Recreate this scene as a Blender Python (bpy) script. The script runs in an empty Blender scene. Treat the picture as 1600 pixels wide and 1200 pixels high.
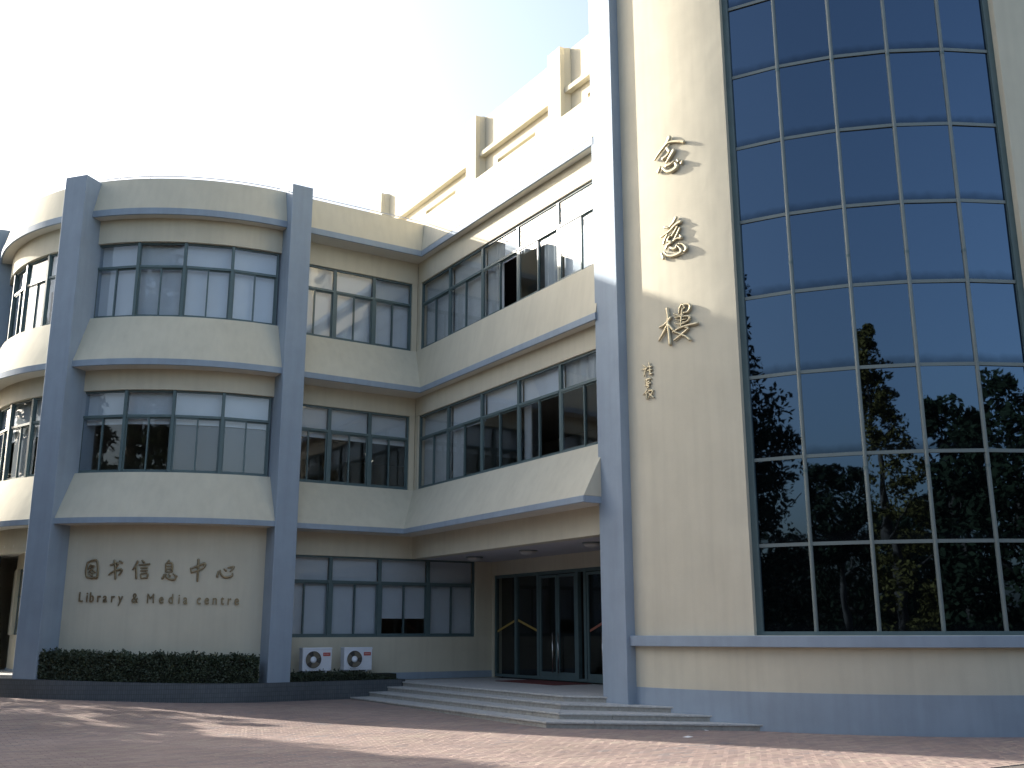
import bpy, bmesh, math, random
import numpy as np
from mathutils import Vector, Matrix
R = math.radians
sc = bpy.context.scene

# ---------------------------------------------------------------- camera, sky, sun, exposure
CAM = Vector((-12.354, -24.483, 1.6))
AZ, PITCH, ROLL = R(57.7036), R(13.612), R(-0.104)
fwd = Vector((math.cos(AZ)*math.cos(PITCH), math.sin(AZ)*math.cos(PITCH), math.sin(PITCH)))
rgt = Vector((math.sin(AZ), -math.cos(AZ), 0))
up = rgt.cross(fwd)
r2 = rgt*math.cos(ROLL) + up*math.sin(ROLL)
u2 = -rgt*math.sin(ROLL) + up*math.cos(ROLL)
cam_data = bpy.data.cameras.new('camera')
cam_data.sensor_width = 36
cam_data.lens = 36.0
cam_data.clip_end = 2000
cam_data.clip_start = 0.1
cam = bpy.data.objects.new('camera', cam_data)
sc.collection.objects.link(cam)
m = Matrix((r2, u2, -fwd)).transposed().to_4x4()
m.translation = CAM
cam.matrix_world = m
sc.camera = cam

SUN_AZ, SUN_EL = R(118.0), R(23.8)          # mathematical azimuth (from +X), elevation
sdir = Vector((math.cos(SUN_AZ)*math.cos(SUN_EL), math.sin(SUN_AZ)*math.cos(SUN_EL), math.sin(SUN_EL)))
world = bpy.data.worlds.new('World')
sc.world = world
world.use_nodes = True
wn = world.node_tree
wn.nodes.clear()
wo = wn.nodes.new('ShaderNodeOutputWorld')
wb = wn.nodes.new('ShaderNodeBackground')
sky = wn.nodes.new('ShaderNodeTexSky')
sky.sky_type = 'NISHITA'
sky.sun_disc = False
sky.sun_elevation = SUN_EL
sky.sun_rotation = math.pi/2 - SUN_AZ
sky.air_density = 1.2
sky.dust_density = 5.0
sky.ozone_density = 2.5
wb.inputs['Strength'].default_value = 0.142
hz = wn.nodes.new('ShaderNodeHueSaturation')          # hazy, less saturated air all round
hz.inputs['Saturation'].default_value = 0.8
wn.links.new(sky.outputs[0], hz.inputs['Color'])
wn.links.new(hz.outputs[0], wb.inputs['Color'])
wn.links.new(wb.outputs[0], wo.inputs['Surface'])

sl = bpy.data.lights.new('sun', 'SUN')
sl.energy = 4.7
sl.angle = R(0.6)
sl.color = (1.0, 0.93, 0.83)
so = bpy.data.objects.new('sun', sl)
sc.collection.objects.link(so)
so.location = (-20, 20, 30)
so.rotation_euler = (-sdir).to_track_quat('-Z', 'Y').to_euler()

sc.view_settings.view_transform = 'Standard'
sc.view_settings.look = 'None'
sc.view_settings.gamma = 1.0
sc.view_settings.use_curve_mapping = False
sc.view_settings.exposure = 1.4
try:
    sc.cycles.max_bounces = 8
    sc.cycles.transparent_max_bounces = 12
    sc.cycles.caustics_reflective = False
    sc.cycles.caustics_refractive = False
except Exception:
    pass

# ---------------------------------------------------------------- materials
def mat(name, color, rough=0.8, var=0.0, scale=3.0, bump=0.0, bscale=60.0, metal=0.0, spec=0.5, stain=None, streak=0.0):
    ma = bpy.data.materials.new(name)
    ma.use_nodes = True
    nt = ma.node_tree
    b = nt.nodes['Principled BSDF']
    b.inputs['Roughness'].default_value = rough
    b.inputs['Metallic'].default_value = metal
    b.inputs['Specular IOR Level'].default_value = spec
    b.inputs['Base Color'].default_value = (*color, 1)
    tc = nt.nodes.new('ShaderNodeTexCoord')
    if var > 0:
        n = nt.nodes.new('ShaderNodeTexNoise')
        n.inputs['Scale'].default_value = scale
        n.inputs['Detail'].default_value = 6
        n.inputs['Roughness'].default_value = 0.6
        nt.links.new(tc.outputs['Object'], n.inputs['Vector'])
        mr = nt.nodes.new('ShaderNodeMapRange')
        mr.inputs['From Min'].default_value = 0.3
        mr.inputs['From Max'].default_value = 0.7
        mr.inputs['To Min'].default_value = 1-var
        mr.inputs['To Max'].default_value = 1+var*0.5
        nt.links.new(n.outputs['Fac'], mr.inputs['Value'])
        last = mr.outputs['Result']
        if streak > 0:
            mp = nt.nodes.new('ShaderNodeMapping')
            mp.inputs['Scale'].default_value = (3.0, 3.0, 0.22)
            nt.links.new(tc.outputs['Object'], mp.inputs['Vector'])
            n2 = nt.nodes.new('ShaderNodeTexNoise')
            n2.inputs['Scale'].default_value = 2.2
            n2.inputs['Detail'].default_value = 7
            nt.links.new(mp.outputs[0], n2.inputs['Vector'])
            m2 = nt.nodes.new('ShaderNodeMapRange')
            m2.inputs['From Min'].default_value = 0.42
            m2.inputs['From Max'].default_value = 0.72
            m2.inputs['To Min'].default_value = 1.0
            m2.inputs['To Max'].default_value = 1-streak
            nt.links.new(n2.outputs['Fac'], m2.inputs['Value'])
            mm = nt.nodes.new('ShaderNodeMath'); mm.operation = 'MULTIPLY'
            nt.links.new(last, mm.inputs[0]); nt.links.new(m2.outputs['Result'], mm.inputs[1])
            last = mm.outputs[0]
        vm = nt.nodes.new('ShaderNodeVectorMath'); vm.operation = 'SCALE'
        vm.inputs[0].default_value = color
        nt.links.new(last, vm.inputs['Scale'])
        nt.links.new(vm.outputs[0], b.inputs['Base Color'])
    if bump > 0:
        n3 = nt.nodes.new('ShaderNodeTexNoise')
        n3.inputs['Scale'].default_value = bscale
        n3.inputs['Detail'].default_value = 4
        nt.links.new(tc.outputs['Object'], n3.inputs['Vector'])
        bp = nt.nodes.new('ShaderNodeBump')
        bp.inputs['Strength'].default_value = bump
        bp.inputs['Distance'].default_value = 0.01
        nt.links.new(n3.outputs['Fac'], bp.inputs['Height'])
        last = bp
        # broad trowel unevenness
        n4 = nt.nodes.new('ShaderNodeTexNoise')
        n4.inputs['Scale'].default_value = 2.5
        n4.inputs['Detail'].default_value = 2
        nt.links.new(tc.outputs['Object'], n4.inputs['Vector'])
        b4 = nt.nodes.new('ShaderNodeBump')
        b4.inputs['Strength'].default_value = min(1.0, bump*0.8)
        b4.inputs['Distance'].default_value = 0.03
        nt.links.new(n4.outputs['Fac'], b4.inputs['Height'])
        nt.links.new(bp.outputs['Normal'], b4.inputs['Normal'])
        nt.links.new(b4.outputs['Normal'], b.inputs['Normal'])
    return ma

CREAM = mat('cream_render', (0.615, 0.575, 0.46), 0.9, 0.06, 1.3, 0.25, 55, streak=0.06, spec=0.2)
BLUE = mat('blue_grey_paint', (0.30, 0.365, 0.44), 0.75, 0.08, 1.6, 0.2, 55, streak=0.08, spec=0.3)
FRAME = mat('teal_window_frame', (0.09, 0.14, 0.15), 0.45, 0.12, 4.0)
MULL = mat('grey_green_mullion', (0.155, 0.19, 0.19), 0.4, 0.08, 3.0)
SOFFIT = mat('soffit_paint', (0.66, 0.64, 0.57), 0.9, 0.08, 1.5)
CEIL = mat('canopy_ceiling_paint', (0.52, 0.50, 0.52), 0.85, 0.06, 1.5)
BLIND = mat('white_roller_blind', (0.72, 0.76, 0.82), 0.9, 0.05, 2.0)
CURTAIN = mat('pale_curtain', (0.55, 0.57, 0.58), 0.95, 0.08, 3.0)
SCREEN = mat('grey_screen', (0.16, 0.165, 0.175), 0.9, 0.06, 2.0)
ROOM = mat('room_paint', (0.34, 0.33, 0.31), 0.9)
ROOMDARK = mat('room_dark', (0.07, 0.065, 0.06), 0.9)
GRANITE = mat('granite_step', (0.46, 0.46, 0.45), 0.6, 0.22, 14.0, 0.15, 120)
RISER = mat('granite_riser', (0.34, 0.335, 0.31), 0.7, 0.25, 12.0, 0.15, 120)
GOLD = mat('gilded_bronze', (0.58, 0.51, 0.35), 0.42, 0.15, 9.0, metal=0.6)
BRONZE = mat('dull_bronze', (0.30, 0.24, 0.15), 0.35, 0.2, 9.0, metal=0.8)
STEEL = mat('brushed_steel', (0.55, 0.55, 0.55), 0.25, metal=1.0)
WHITEP = mat('white_enamel', (0.72, 0.76, 0.83), 0.45, 0.06, 4.0)
DARKP = mat('dark_plastic', (0.035, 0.035, 0.04), 0.5)
FANM = mat('fan_blade_grey_brown', (0.20, 0.18, 0.14), 0.5)
REDP = mat('red_label', (0.42, 0.05, 0.035), 0.5)
WHITEL = mat('white_print', (0.7, 0.62, 0.62), 0.6)
YEL = mat('yellow_tape', (0.36, 0.26, 0.07), 0.6)
REDT = mat('red_tape', (0.28, 0.10, 0.07), 0.6)
MAT_RED = mat('red_doormat', (0.13, 0.03, 0.03), 0.95, 0.2, 20, 0.4, 200)
SOIL = mat('planter_soil', (0.06, 0.045, 0.03), 0.95, 0.3, 8, 0.4, 40)
LEAF = mat('hedge_leaf', (0.048, 0.066, 0.036), 0.55, 0.35, 3.0)
LEAFC = mat('hedge_shade_core', (0.018, 0.022, 0.014), 0.9)  # near-black colour stands in for the shade deep inside the hedge
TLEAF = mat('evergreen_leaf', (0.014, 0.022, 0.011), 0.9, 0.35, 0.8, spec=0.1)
YLEAF = mat('ginkgo_leaf', (0.085, 0.072, 0.02), 0.9, 0.35, 0.8, spec=0.1)
BARK = mat('tree_bark', (0.045, 0.036, 0.028), 0.9, 0.3, 6, 0.5, 30)
PAPER = mat('paper_scrap', (0.8, 0.8, 0.8), 0.8)
LAMPM = mat('frosted_lamp_bowl', (0.50, 0.49, 0.47), 0.5)
ROOFM = mat('roof_felt', (0.22, 0.21, 0.20), 0.9, 0.2, 2)
RAILM = mat('galvanised_rod', (0.35, 0.38, 0.45), 0.5, metal=0.3)

def glass_mat(name, tint, refl, base_mix):
    """Thin window glass: see-through with Fresnel reflection."""
    ma = bpy.data.materials.new(name); ma.use_nodes = True
    nt = ma.node_tree; nt.nodes.clear()
    o = nt.nodes.new('ShaderNodeOutputMaterial')
    t = nt.nodes.new('ShaderNodeBsdfTransparent'); t.inputs['Color'].default_value = (*tint, 1)
    g = nt.nodes.new('ShaderNodeBsdfGlossy'); g.inputs['Roughness'].default_value = 0.02
    g.inputs['Color'].default_value = (*refl, 1)
    f = nt.nodes.new('ShaderNodeFresnel'); f.inputs['IOR'].default_value = base_mix
    tc = nt.nodes.new('ShaderNodeTexCoord')
    n = nt.nodes.new('ShaderNodeTexNoise'); n.inputs['Scale'].default_value = 1.3; n.inputs['Detail'].default_value = 1
    bp = nt.nodes.new('ShaderNodeBump'); bp.inputs['Strength'].default_value = 0.06; bp.inputs['Distance'].default_value = 0.02
    nt.links.new(tc.outputs['Object'], n.inputs['Vector']); nt.links.new(n.outputs['Fac'], bp.inputs['Height'])
    nt.links.new(bp.outputs[0], g.inputs['Normal'])
    mx = nt.nodes.new('ShaderNodeMixShader')
    ge = nt.nodes.new('ShaderNodeNewGeometry')
    sb = nt.nodes.new('ShaderNodeMath'); sb.operation = 'SUBTRACT'; sb.inputs[0].default_value = 1.0
    nt.links.new(ge.outputs['Backfacing'], sb.inputs[1])
    ml = nt.nodes.new('ShaderNodeMath'); ml.operation = 'MULTIPLY'
    nt.links.new(f.outputs[0], ml.inputs[0]); nt.links.new(sb.outputs[0], ml.inputs[1])
    nt.links.new(ml.outputs[0], mx.inputs[0]); nt.links.new(t.outputs[0], mx.inputs[1]); nt.links.new(g.outputs[0], mx.inputs[2])
    nt.links.new(mx.outputs[0], o.inputs['Surface'])
    return ma
GLASS = glass_mat('window_glass', (0.90, 0.92, 0.93), (0.95, 0.97, 1.0), 1.8)
DOORGLASS = glass_mat('door_glass', (0.80, 0.82, 0.82), (0.9, 0.95, 1.0), 1.45)

def tower_glass():
    ma = bpy.data.materials.new('blue_tinted_mirror_glass'); ma.use_nodes = True
    nt = ma.node_tree; nt.nodes.clear()
    o = nt.nodes.new('ShaderNodeOutputMaterial')
    d = nt.nodes.new('ShaderNodeBsdfDiffuse'); d.inputs['Color'].default_value = (0.006, 0.008, 0.010, 1)
    g = nt.nodes.new('ShaderNodeBsdfGlossy'); g.inputs['Roughness'].default_value = 0.015
    g.inputs['Color'].default_value = (0.072, 0.112, 0.170, 1)
    tc = nt.nodes.new('ShaderNodeTexCoord')
    n = nt.nodes.new('ShaderNodeTexNoise'); n.inputs['Scale'].default_value = 1.1; n.inputs['Detail'].default_value = 2
    bp = nt.nodes.new('ShaderNodeBump'); bp.inputs['Strength'].default_value = 0.16; bp.inputs['Distance'].default_value = 0.015
    nt.links.new(tc.outputs['Object'], n.inputs['Vector']); nt.links.new(n.outputs['Fac'], bp.inputs['Height'])
    nt.links.new(bp.outputs[0], g.inputs['Normal'])
    # dust settled along the foot of each pane
    sp = nt.nodes.new('ShaderNodeSeparateXYZ'); nt.links.new(tc.outputs['Generated'], sp.inputs[0])
    n2 = nt.nodes.new('ShaderNodeTexNoise'); n2.inputs['Scale'].default_value = 5; n2.inputs['Detail'].default_value = 5
    nt.links.new(tc.outputs['Object'], n2.inputs['Vector'])
    ad = nt.nodes.new('ShaderNodeMath'); ad.operation = 'MULTIPLY_ADD'; ad.inputs[1].default_value = -0.10
    nt.links.new(n2.outputs['Fac'], ad.inputs[0]); nt.links.new(sp.outputs['Z'], ad.inputs[2])
    mr = nt.nodes.new('ShaderNodeMapRange'); mr.inputs['From Min'].default_value = -0.03; mr.inputs['From Max'].default_value = 0.07
    mr.inputs['To Min'].default_value = 0.45; mr.inputs['To Max'].default_value = 0.82
    nt.links.new(ad.outputs[0], mr.inputs['Value'])
    mx = nt.nodes.new('ShaderNodeMixShader')
    nt.links.new(mr.outputs['Result'], mx.inputs[0]); nt.links.new(d.outputs[0], mx.inputs[1]); nt.links.new(g.outputs[0], mx.inputs[2])
    nt.links.new(mx.outputs[0], o.inputs['Surface'])
    return ma
TGLASS = tower_glass()

def tile_mat():
    ma = bpy.data.materials.new('grey_mosaic_tile'); ma.use_nodes = True
    nt = ma.node_tree; b = nt.nodes['Principled BSDF']; b.inputs['Roughness'].default_value = 0.5
    uv = nt.nodes.new('ShaderNodeUVMap')
    br = nt.nodes.new('ShaderNodeTexBrick')
    br.offset = 0.0
    br.inputs['Color1'].default_value = (0.085, 0.10, 0.115, 1)
    br.inputs['Color2'].default_value = (0.11, 0.125, 0.14, 1)
    br.inputs['Mortar'].default_value = (0.05, 0.055, 0.06, 1)
    br.inputs['Scale'].default_value = 1.0
    br.inputs['Mortar Size'].default_value = 0.004
    br.inputs['Brick Width'].default_value = 0.048
    br.inputs['Row Height'].default_value = 0.095
    nt.links.new(uv.outputs[0], br.inputs['Vector'])
    n = nt.nodes.new('ShaderNodeTexNoise'); n.inputs['Scale'].default_value = 0.9; n.inputs['Detail'].default_value = 6
    tc = nt.nodes.new('ShaderNodeTexCoord'); nt.links.new(tc.outputs['Object'], n.inputs['Vector'])
    mr = nt.nodes.new('ShaderNodeMapRange'); mr.inputs['To Min'].default_value = 0.6; mr.inputs['To Max'].default_value = 1.3
    nt.links.new(n.outputs['Fac'], mr.inputs['Value'])
    vm = nt.nodes.new('ShaderNodeVectorMath'); vm.operation = 'SCALE'
    nt.links.new(br.outputs['Color'], vm.inputs[0]); nt.links.new(mr.outputs[0], vm.inputs['Scale'])
    nt.links.new(vm.outputs[0], b.inputs['Base Color'])
    bp = nt.nodes.new('ShaderNodeBump'); bp.inputs['Strength'].default_value = 0.6; bp.inputs['Distance'].default_value = 0.004; bp.invert = True
    nt.links.new(br.outputs['Fac'], bp.inputs['Height']); nt.links.new(bp.outputs[0], b.inputs['Normal'])
    return ma
TILE = tile_mat()

def paver_mat():
    ma = bpy.data.materials.new('clay_paver'); ma.use_nodes = True
    nt = ma.node_tree; b = nt.nodes['Principled BSDF']; b.inputs['Roughness'].default_value = 0.85
    b.inputs['Specular IOR Level'].default_value = 0.25
    ge = nt.nodes.new('ShaderNodeNewGeometry')
    vo = nt.nodes.new('ShaderNodeTexWhiteNoise'); vo.noise_dimensions = '3D'
    # one random value per paver from its grid cell (0.20 x 0.10 m, running bond)
    sp = nt.nodes.new('ShaderNodeSeparateXYZ'); nt.links.new(ge.outputs['Position'], sp.inputs[0])
    def mth(op, a, bb=None, c=None):
        q = nt.nodes.new('ShaderNodeMath'); q.operation = op
        for i, v in enumerate((a, bb, c)):
            if v is None: continue
            if isinstance(v, (int, float)): q.inputs[i].default_value = v
            else: nt.links.new(v, q.inputs[i])
        return q.outputs[0]
    row = mth('FLOOR', mth('DIVIDE', sp.outputs['Y'], 0.10))
    par = mth('MULTIPLY', mth('FLOORED_MODULO', row, 2.0), 0.5)
    col = mth('FLOOR', mth('ADD', mth('DIVIDE', sp.outputs['X'], 0.20), par))
    cb = nt.nodes.new('ShaderNodeCombineXYZ'); nt.links.new(row, cb.inputs[0]); nt.links.new(col, cb.inputs[1])
    nt.links.new(cb.outputs[0], vo.inputs['Vector'])
    # broad laying pattern of bands in grey, red and tan
    mp = nt.nodes.new('ShaderNodeMapping'); mp.inputs['Rotation'].default_value = (0, 0, R(32)); mp.inputs['Scale'].default_value = (0.5, 1.5, 1)
    nt.links.new(ge.outputs['Position'], mp.inputs['Vector'])
    n = nt.nodes.new('ShaderNodeTexNoise'); n.inputs['Scale'].default_value = 0.8; n.inputs['Detail'].default_value = 4
    nt.links.new(mp.outputs[0], n.inputs['Vector'])
    mixv = mth('ADD', mth('MULTIPLY', vo.outputs['Value'], 0.36), mth('MULTIPLY', n.outputs['Fac'], 0.62))
    cr = nt.nodes.new('ShaderNodeValToRGB'); cr.color_ramp.interpolation = 'LINEAR'
    e = cr.color_ramp.elements
    e[0].position = 0.18; e[0].color = (0.206, 0.193, 0.188, 1)
    e[1].position = 0.92; e[1].color = (0.384, 0.330, 0.261, 1)
    for p_, c_ in ((0.34, (0.256, 0.195, 0.176, 1)), (0.55, (0.301, 0.225, 0.195, 1)), (0.75, (0.328, 0.270, 0.221, 1))):
        x = e.new(p_); x.color = c_
    nt.links.new(mixv, cr.inputs[0])
    n5 = nt.nodes.new('ShaderNodeTexNoise'); n5.inputs['Scale'].default_value = 0.35; n5.inputs['Detail'].default_value = 5
    nt.links.new(ge.outputs['Position'], n5.inputs['Vector'])
    m5 = nt.nodes.new('ShaderNodeMapRange'); m5.inputs['From Min'].default_value = 0.3; m5.inputs['From Max'].default_value = 0.7
    m5.inputs['To Min'].default_value = 0.8; m5.inputs['To Max'].default_value = 1.12
    nt.links.new(n5.outputs['Fac'], m5.inputs['Value'])
    vm = nt.nodes.new('ShaderNodeVectorMath'); vm.operation = 'SCALE'
    nt.links.new(cr.outputs[0], vm.inputs[0]); nt.links.new(m5.outputs[0], vm.inputs['Scale'])
    nt.links.new(vm.outputs[0], b.inputs['Base Color'])
    n6 = nt.nodes.new('ShaderNodeTexNoise'); n6.inputs['Scale'].default_value = 90
    nt.links.new(ge.outputs['Position'], n6.inputs['Vector'])
    bp = nt.nodes.new('ShaderNodeBump'); bp.inputs['Strength'].default_value = 0.3; bp.inputs['Distance'].default_value = 0.004
    nt.links.new(n6.outputs['Fac'], bp.inputs['Height']); nt.links.new(bp.outputs[0], b.inputs['Normal'])
    return ma
PAVER = paver_mat()
JOINT = mat('sand_joint', (0.13, 0.11, 0.095), 0.95, 0.3, 5)

def emis(name, col, s):
    ma = bpy.data.materials.new(name); ma.use_nodes = True
    b = ma.node_tree.nodes['Principled BSDF']
    b.inputs['Emission Color'].default_value = (*col, 1); b.inputs['Emission Strength'].default_value = s
    return ma
LIT = emis('lit_downlight', (1.0, 0.93, 0.75), 4.0)

# ---------------------------------------------------------------- helpers
col = sc.collection
rnd = random.Random(7)

class MB:
    def __init__(s):
        s.v = []; s.f = []; s.uv = {}
    def add(s, vs, fs):
        o = len(s.v); s.v += [tuple(p) for p in vs]; s.f += [tuple(i+o for i in f) for f in fs]
    def box(s, x0, y0, z0, x1, y1, z1):
        s.add([(x0,y0,z0),(x1,y0,z0),(x1,y1,z0),(x0,y1,z0),(x0,y0,z1),(x1,y0,z1),(x1,y1,z1),(x0,y1,z1)],
              [(0,3,2,1),(4,5,6,7),(0,1,5,4),(1,2,6,5),(2,3,7,6),(3,0,4,7)])
    def prism(s, poly, z0, z1):
        n = len(poly)
        s.add([(p[0],p[1],z0) for p in poly]+[(p[0],p[1],z1) for p in poly],
              [tuple(range(n-1,-1,-1)), tuple(range(n,2*n))]+[(i,(i+1)%n,(i+1)%n+n,i+n) for i in range(n)])
    def loft(s, A, B):
        """closed solid between two same-length rings of 3-D points"""
        n = len(A)
        s.add(list(A)+list(B), [tuple(range(n-1,-1,-1)), tuple(range(n,2*n))]+[(i,(i+1)%n,(i+1)%n+n,i+n) for i in range(n)])
    def rings(s, rings, caps=True):
        n = len(rings[0]); o = len(s.v)
        for r in rings: s.v += [tuple(p) for p in r]
        for k in range(len(rings)-1):
            for i in range(n):
                a = o+k*n; s.f.append((a+i, a+(i+1)%n, a+n+(i+1)%n, a+n+i))
        if caps:
            s.f.append(tuple(o+i for i in range(n-1,-1,-1)))
            q = o+(len(rings)-1)*n; s.f.append(tuple(q+i for i in range(n)))
    def arc(s, c, prof, a0, a1, step=2.0):
        """sweep a closed (r,z) profile round the centre c from a0 to a1 degrees"""
        n = max(1, int(abs(a1-a0)/step+0.5))
        rs = []
        for k in range(n+1):
            a = R(a0+(a1-a0)*k/n)
            rs.append([(c[0]+r*math.cos(a), c[1]+r*math.sin(a), z) for r, z in prof])
        s.rings(rs)
    def tube(s, pts, rad, n=8, squash=None):
        rings = []
        for i, p in enumerate(pts):
            p = Vector(p)
            a = Vector(pts[max(i-1,0)]); b = Vector(pts[min(i+1,len(pts)-1)])
            d = (b-a).normalized()
            ref = Vector((0,0,1)) if abs(d.z) < 0.9 else Vector((1,0,0))
            u = d.cross(ref).normalized(); w = d.cross(u)
            rr = rad[i] if isinstance(rad, (list, tuple)) else rad
            rings.append([tuple(p+u*rr*math.cos(2*math.pi*k/n)+w*rr*math.sin(2*math.pi*k/n)) for k in range(n)])
        s.rings(rings)
    def mesh(s, name, material):
        me = bpy.data.meshes.new(name)
        me.from_pydata(s.v, [], s.f)
        me.materials.append(material)
        bm = bmesh.new(); bm.from_mesh(me); bmesh.ops.recalc_face_normals(bm, faces=bm.faces); bm.to_mesh(me); bm.free()
        return me
    def build(s, name, material, parent=None, bevel=0.0, smooth=False):
        me = s.mesh(name, material)
        if smooth:
            for p in me.polygons: p.use_smooth = True
        o = bpy.data.objects.new(name, me); col.objects.link(o)
        if parent: o.parent = parent
        if bevel:
            b = o.modifiers.new('bevel', 'BEVEL'); b.width = bevel; b.segments = 2; b.limit_method = 'ANGLE'; b.angle_limit = R(40)
        return o

def smooth_by_angle(o, deg=35):
    me = o.data
    bm = bmesh.new(); bm.from_mesh(me)
    for f in bm.faces: f.smooth = True
    for e in bm.edges:
        if len(e.link_faces) == 2 and e.calc_face_angle(0) > R(deg): e.smooth = False
    bm.to_mesh(me); bm.free()
    return o

def thing(name, label, cat, loc=(0,0,0), rz=0.0, group=None, kind=None):
    o = bpy.data.objects.new(name, None); col.objects.link(o)
    o.location = loc; o.rotation_euler = (0,0,rz); o.empty_display_size = 0.3
    tag(o, label, cat, group, kind)
    return o
def tag(o, label=None, cat=None, group=None, kind=None):
    if label: o['label'] = label
    if cat: o['category'] = cat
    if group: o['group'] = group
    if kind: o['kind'] = kind
    return o
def inst(name, me, parent, mw=None, loc=None, rz=0):
    o = bpy.data.objects.new(name, me); col.objects.link(o); o.parent = parent
    if mw is not None: o.matrix_local = mw
    elif loc is not None:
        o.location = loc; o.rotation_euler = (0,0,rz)
    return o

BC = (-4.015, 5.362)        # centre of the round corner
TC = (6.815, -8.739)        # centre of the round tower

def sstep(t):
    t = max(0.0, min(1.0, t)); return t*t*(3-2*t)
def gz(x, y):
    """the forecourt rises a little towards the planter"""
    k = sstep((y+8)/7)
    return 0.06*k + 0.15*k*sstep((-x-4)/6)

# ---------------------------------------------------------------- ground
g = MB()
N = 60
xs = np.linspace(-90, 110, 101); ys = np.linspace(-110, 90, 101)
for y in ys:
    for x in xs: g.v.append((float(x), float(y), gz(x, y)-0.012))
for j in range(100):
    for i in range(100): g.f.append((j*101+i, j*101+i+1, (j+1)*101+i+1, (j+1)*101+i))
ground = g.build('ground', JOINT)
tag(ground, 'open forecourt ground under the clay pavers', None, None, 'structure')

# ---------------------------------------------------------------- clay pavers (running bond 0.20 x 0.10)
pav = bpy.data.objects.new('pavement', None); col.objects.link(pav)
tag(pav, 'red and tan clay paver forecourt in front of the library', None, None, 'structure')
PX, PY = 0.20, 0.10
def inview(x, y):
    v = Vector((x, y, 0))-CAM
    d = v.dot(fwd)
    if d < 3: return None
    px = 512+1024*v.dot(r2)/d; py = 384-1024*v.dot(u2)/d
    return (px, py)
cells = []
for j in range(int(-16.5/PY), int(6/PY)):
    y0 = j*PY
    off = 0.5*(j % 2)
    for i in range(int(-16/PX), int(14/PX)):
        x0 = (i-off)*PX
        xc, yc = x0+PX/2, y0+PY/2
        s_ = inview(xc, yc)
        if s_ is None or s_[0] < -30 or s_[0] > 1054 or s_[1] > 800: continue
        if (xc-TC[0])**2+(yc-TC[1])**2 < 6.7**2: continue
        if xc > -1.9 and yc > -9.0 : continue
        if yc > -0.9 and xc > -4: continue
        if (xc-BC[0])**2+(yc-BC[1])**2 < 6.2**2: continue
        cells.append((s_[1], abs(s_[0]-512), x0, y0, xc, yc, s_))
vis = [c for c in cells if 2 < c[6][0] < 1022 and c[6][1] < 766]
vis.sort(key=lambda c: -c[0])
big = set((c[2], c[3]) for c in vis[:290])
pm = MB()
def paver_geo(mb, x0, y0, h, tilt):
    gp = 0.002; b = 0.005
    z = h
    x1, y1 = x0+PX-gp, y0+PY-gp; x0 += gp; y0 += gp
    z0 = z-0.03
    t = tilt
    mb.add([(x0,y0,z0),(x1,y0,z0),(x1,y1,z0),(x0,y1,z0),
            (x0,y0,z-b),(x1,y0,z-b),(x1,y1,z-b),(x0,y1,z-b),
            (x0+b,y0+b,z+t),(x1-b,y0+b,z-t),(x1-b,y1-b,z-t),(x0+b,y1-b,z+t)],
           [(0,1,5,4),(1,2,6,5),(2,3,7,6),(3,0,4,7),(4,5,9,8),(5,6,10,9),(6,7,11,10),(7,4,8,11),(8,9,10,11)])
for c in cells:
    if (c[2], c[3]) in big: continue
    h = gz(c[4], c[5])+rnd.uniform(-0.0015, 0.0015)
    paver_geo(pm, c[2], c[3], h, rnd.uniform(-0.0008, 0.0008))
me = bpy.data.meshes.new('paver_field'); me.from_pydata(pm.v, [], pm.f); me.materials.append(PAVER)
pf = bpy.data.objects.new('paver_field', me); col.objects.link(pf); pf.parent = pav; pf['kind'] = 'stuff'
one = MB(); paver_geo(one, -PX/2, -PY/2, 0.0, 0.0006)
one_me = one.mesh('paver', PAVER)
for c in vis[:290]:
    o = bpy.data.objects.new('paver', one_me); col.objects.link(o); o.parent = pav
    o.location = (c[4], c[5], gz(c[4], c[5])+rnd.uniform(-0.0015, 0.0015))

# ---------------------------------------------------------------- the library building
lib = thing('library_building', 'cream and blue-grey library with round corner, long wing and glazed tower', 'building', (0, 0, 0))

FL = [dict(z0=1.48, z1=3.47), dict(z0=5.28, z1=7.29), dict(z0=9.12, z1=11.08)]
BANDZ = [(4.04, 4.17), (7.79, 7.94), (11.69, 11.855)]
A_OFF = [0.78, 0.76, 0.62]
B_OFF = [0.65, 0.26, 0.22]
R_BAND = [6.27, 6.20, 6.02]
ZTOP = 12.74
P1A, P1H = -140.5, 0.32      # pillar angle on the round corner, half width
P3A = -190.5
hw = math.degrees(P1H/6.0)
BAYS = [(-137.9, -91.3), (-187.4, -143.6)]

# solid wall strips of the straight wing (facing -Y), from pillar to inner corner
w = MB()
w.box(-3.9, 0.0, 0.42, 2.45, 0.25, FL[0]['z0'])
w.box(-3.9, 0.0, FL[0]['z1'], 0.0, 0.25, FL[1]['z0']); w.box(0.0, 0.0, FL[0]['z1'], 2.45, 0.25, 4.0)
w.box(-3.9, 0.0, FL[1]['z1'], 0.0, 0.25, FL[2]['z0'])
w.box(-3.9, 0.0, FL[2]['z1'], 0.0, 0.25, 12.6)
w.box(1.93, 0.0, FL[0]['z0'], 2.45, 0.25, FL[0]['z1'])
for f in FL[1:]: w.box(-0.16, 0.0, f['z0'], 0.0, 0.25, f['z1'])
smooth_by_angle(w.build('straight_wing_wall', CREAM, lib, bevel=0.006))
# solid strips of the long wing (facing -X)
w = MB()
w.box(0.003, -8.6, FL[0]['z1'], 0.30, -0.003, FL[1]['z0'])
w.box(0.003, -8.6, FL[1]['z1'], 0.30, -0.003, FL[2]['z0'])
w.box(0.003, -8.6, FL[2]['z1'], 0.30, -0.003, 11.86)
for f in FL[1:]: w.box(0.003, -0.18, f['z0'], 0.30, -0.003, f['z1'])
w.build('long_wing_wall', CREAM, lib, bevel=0.006)

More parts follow.
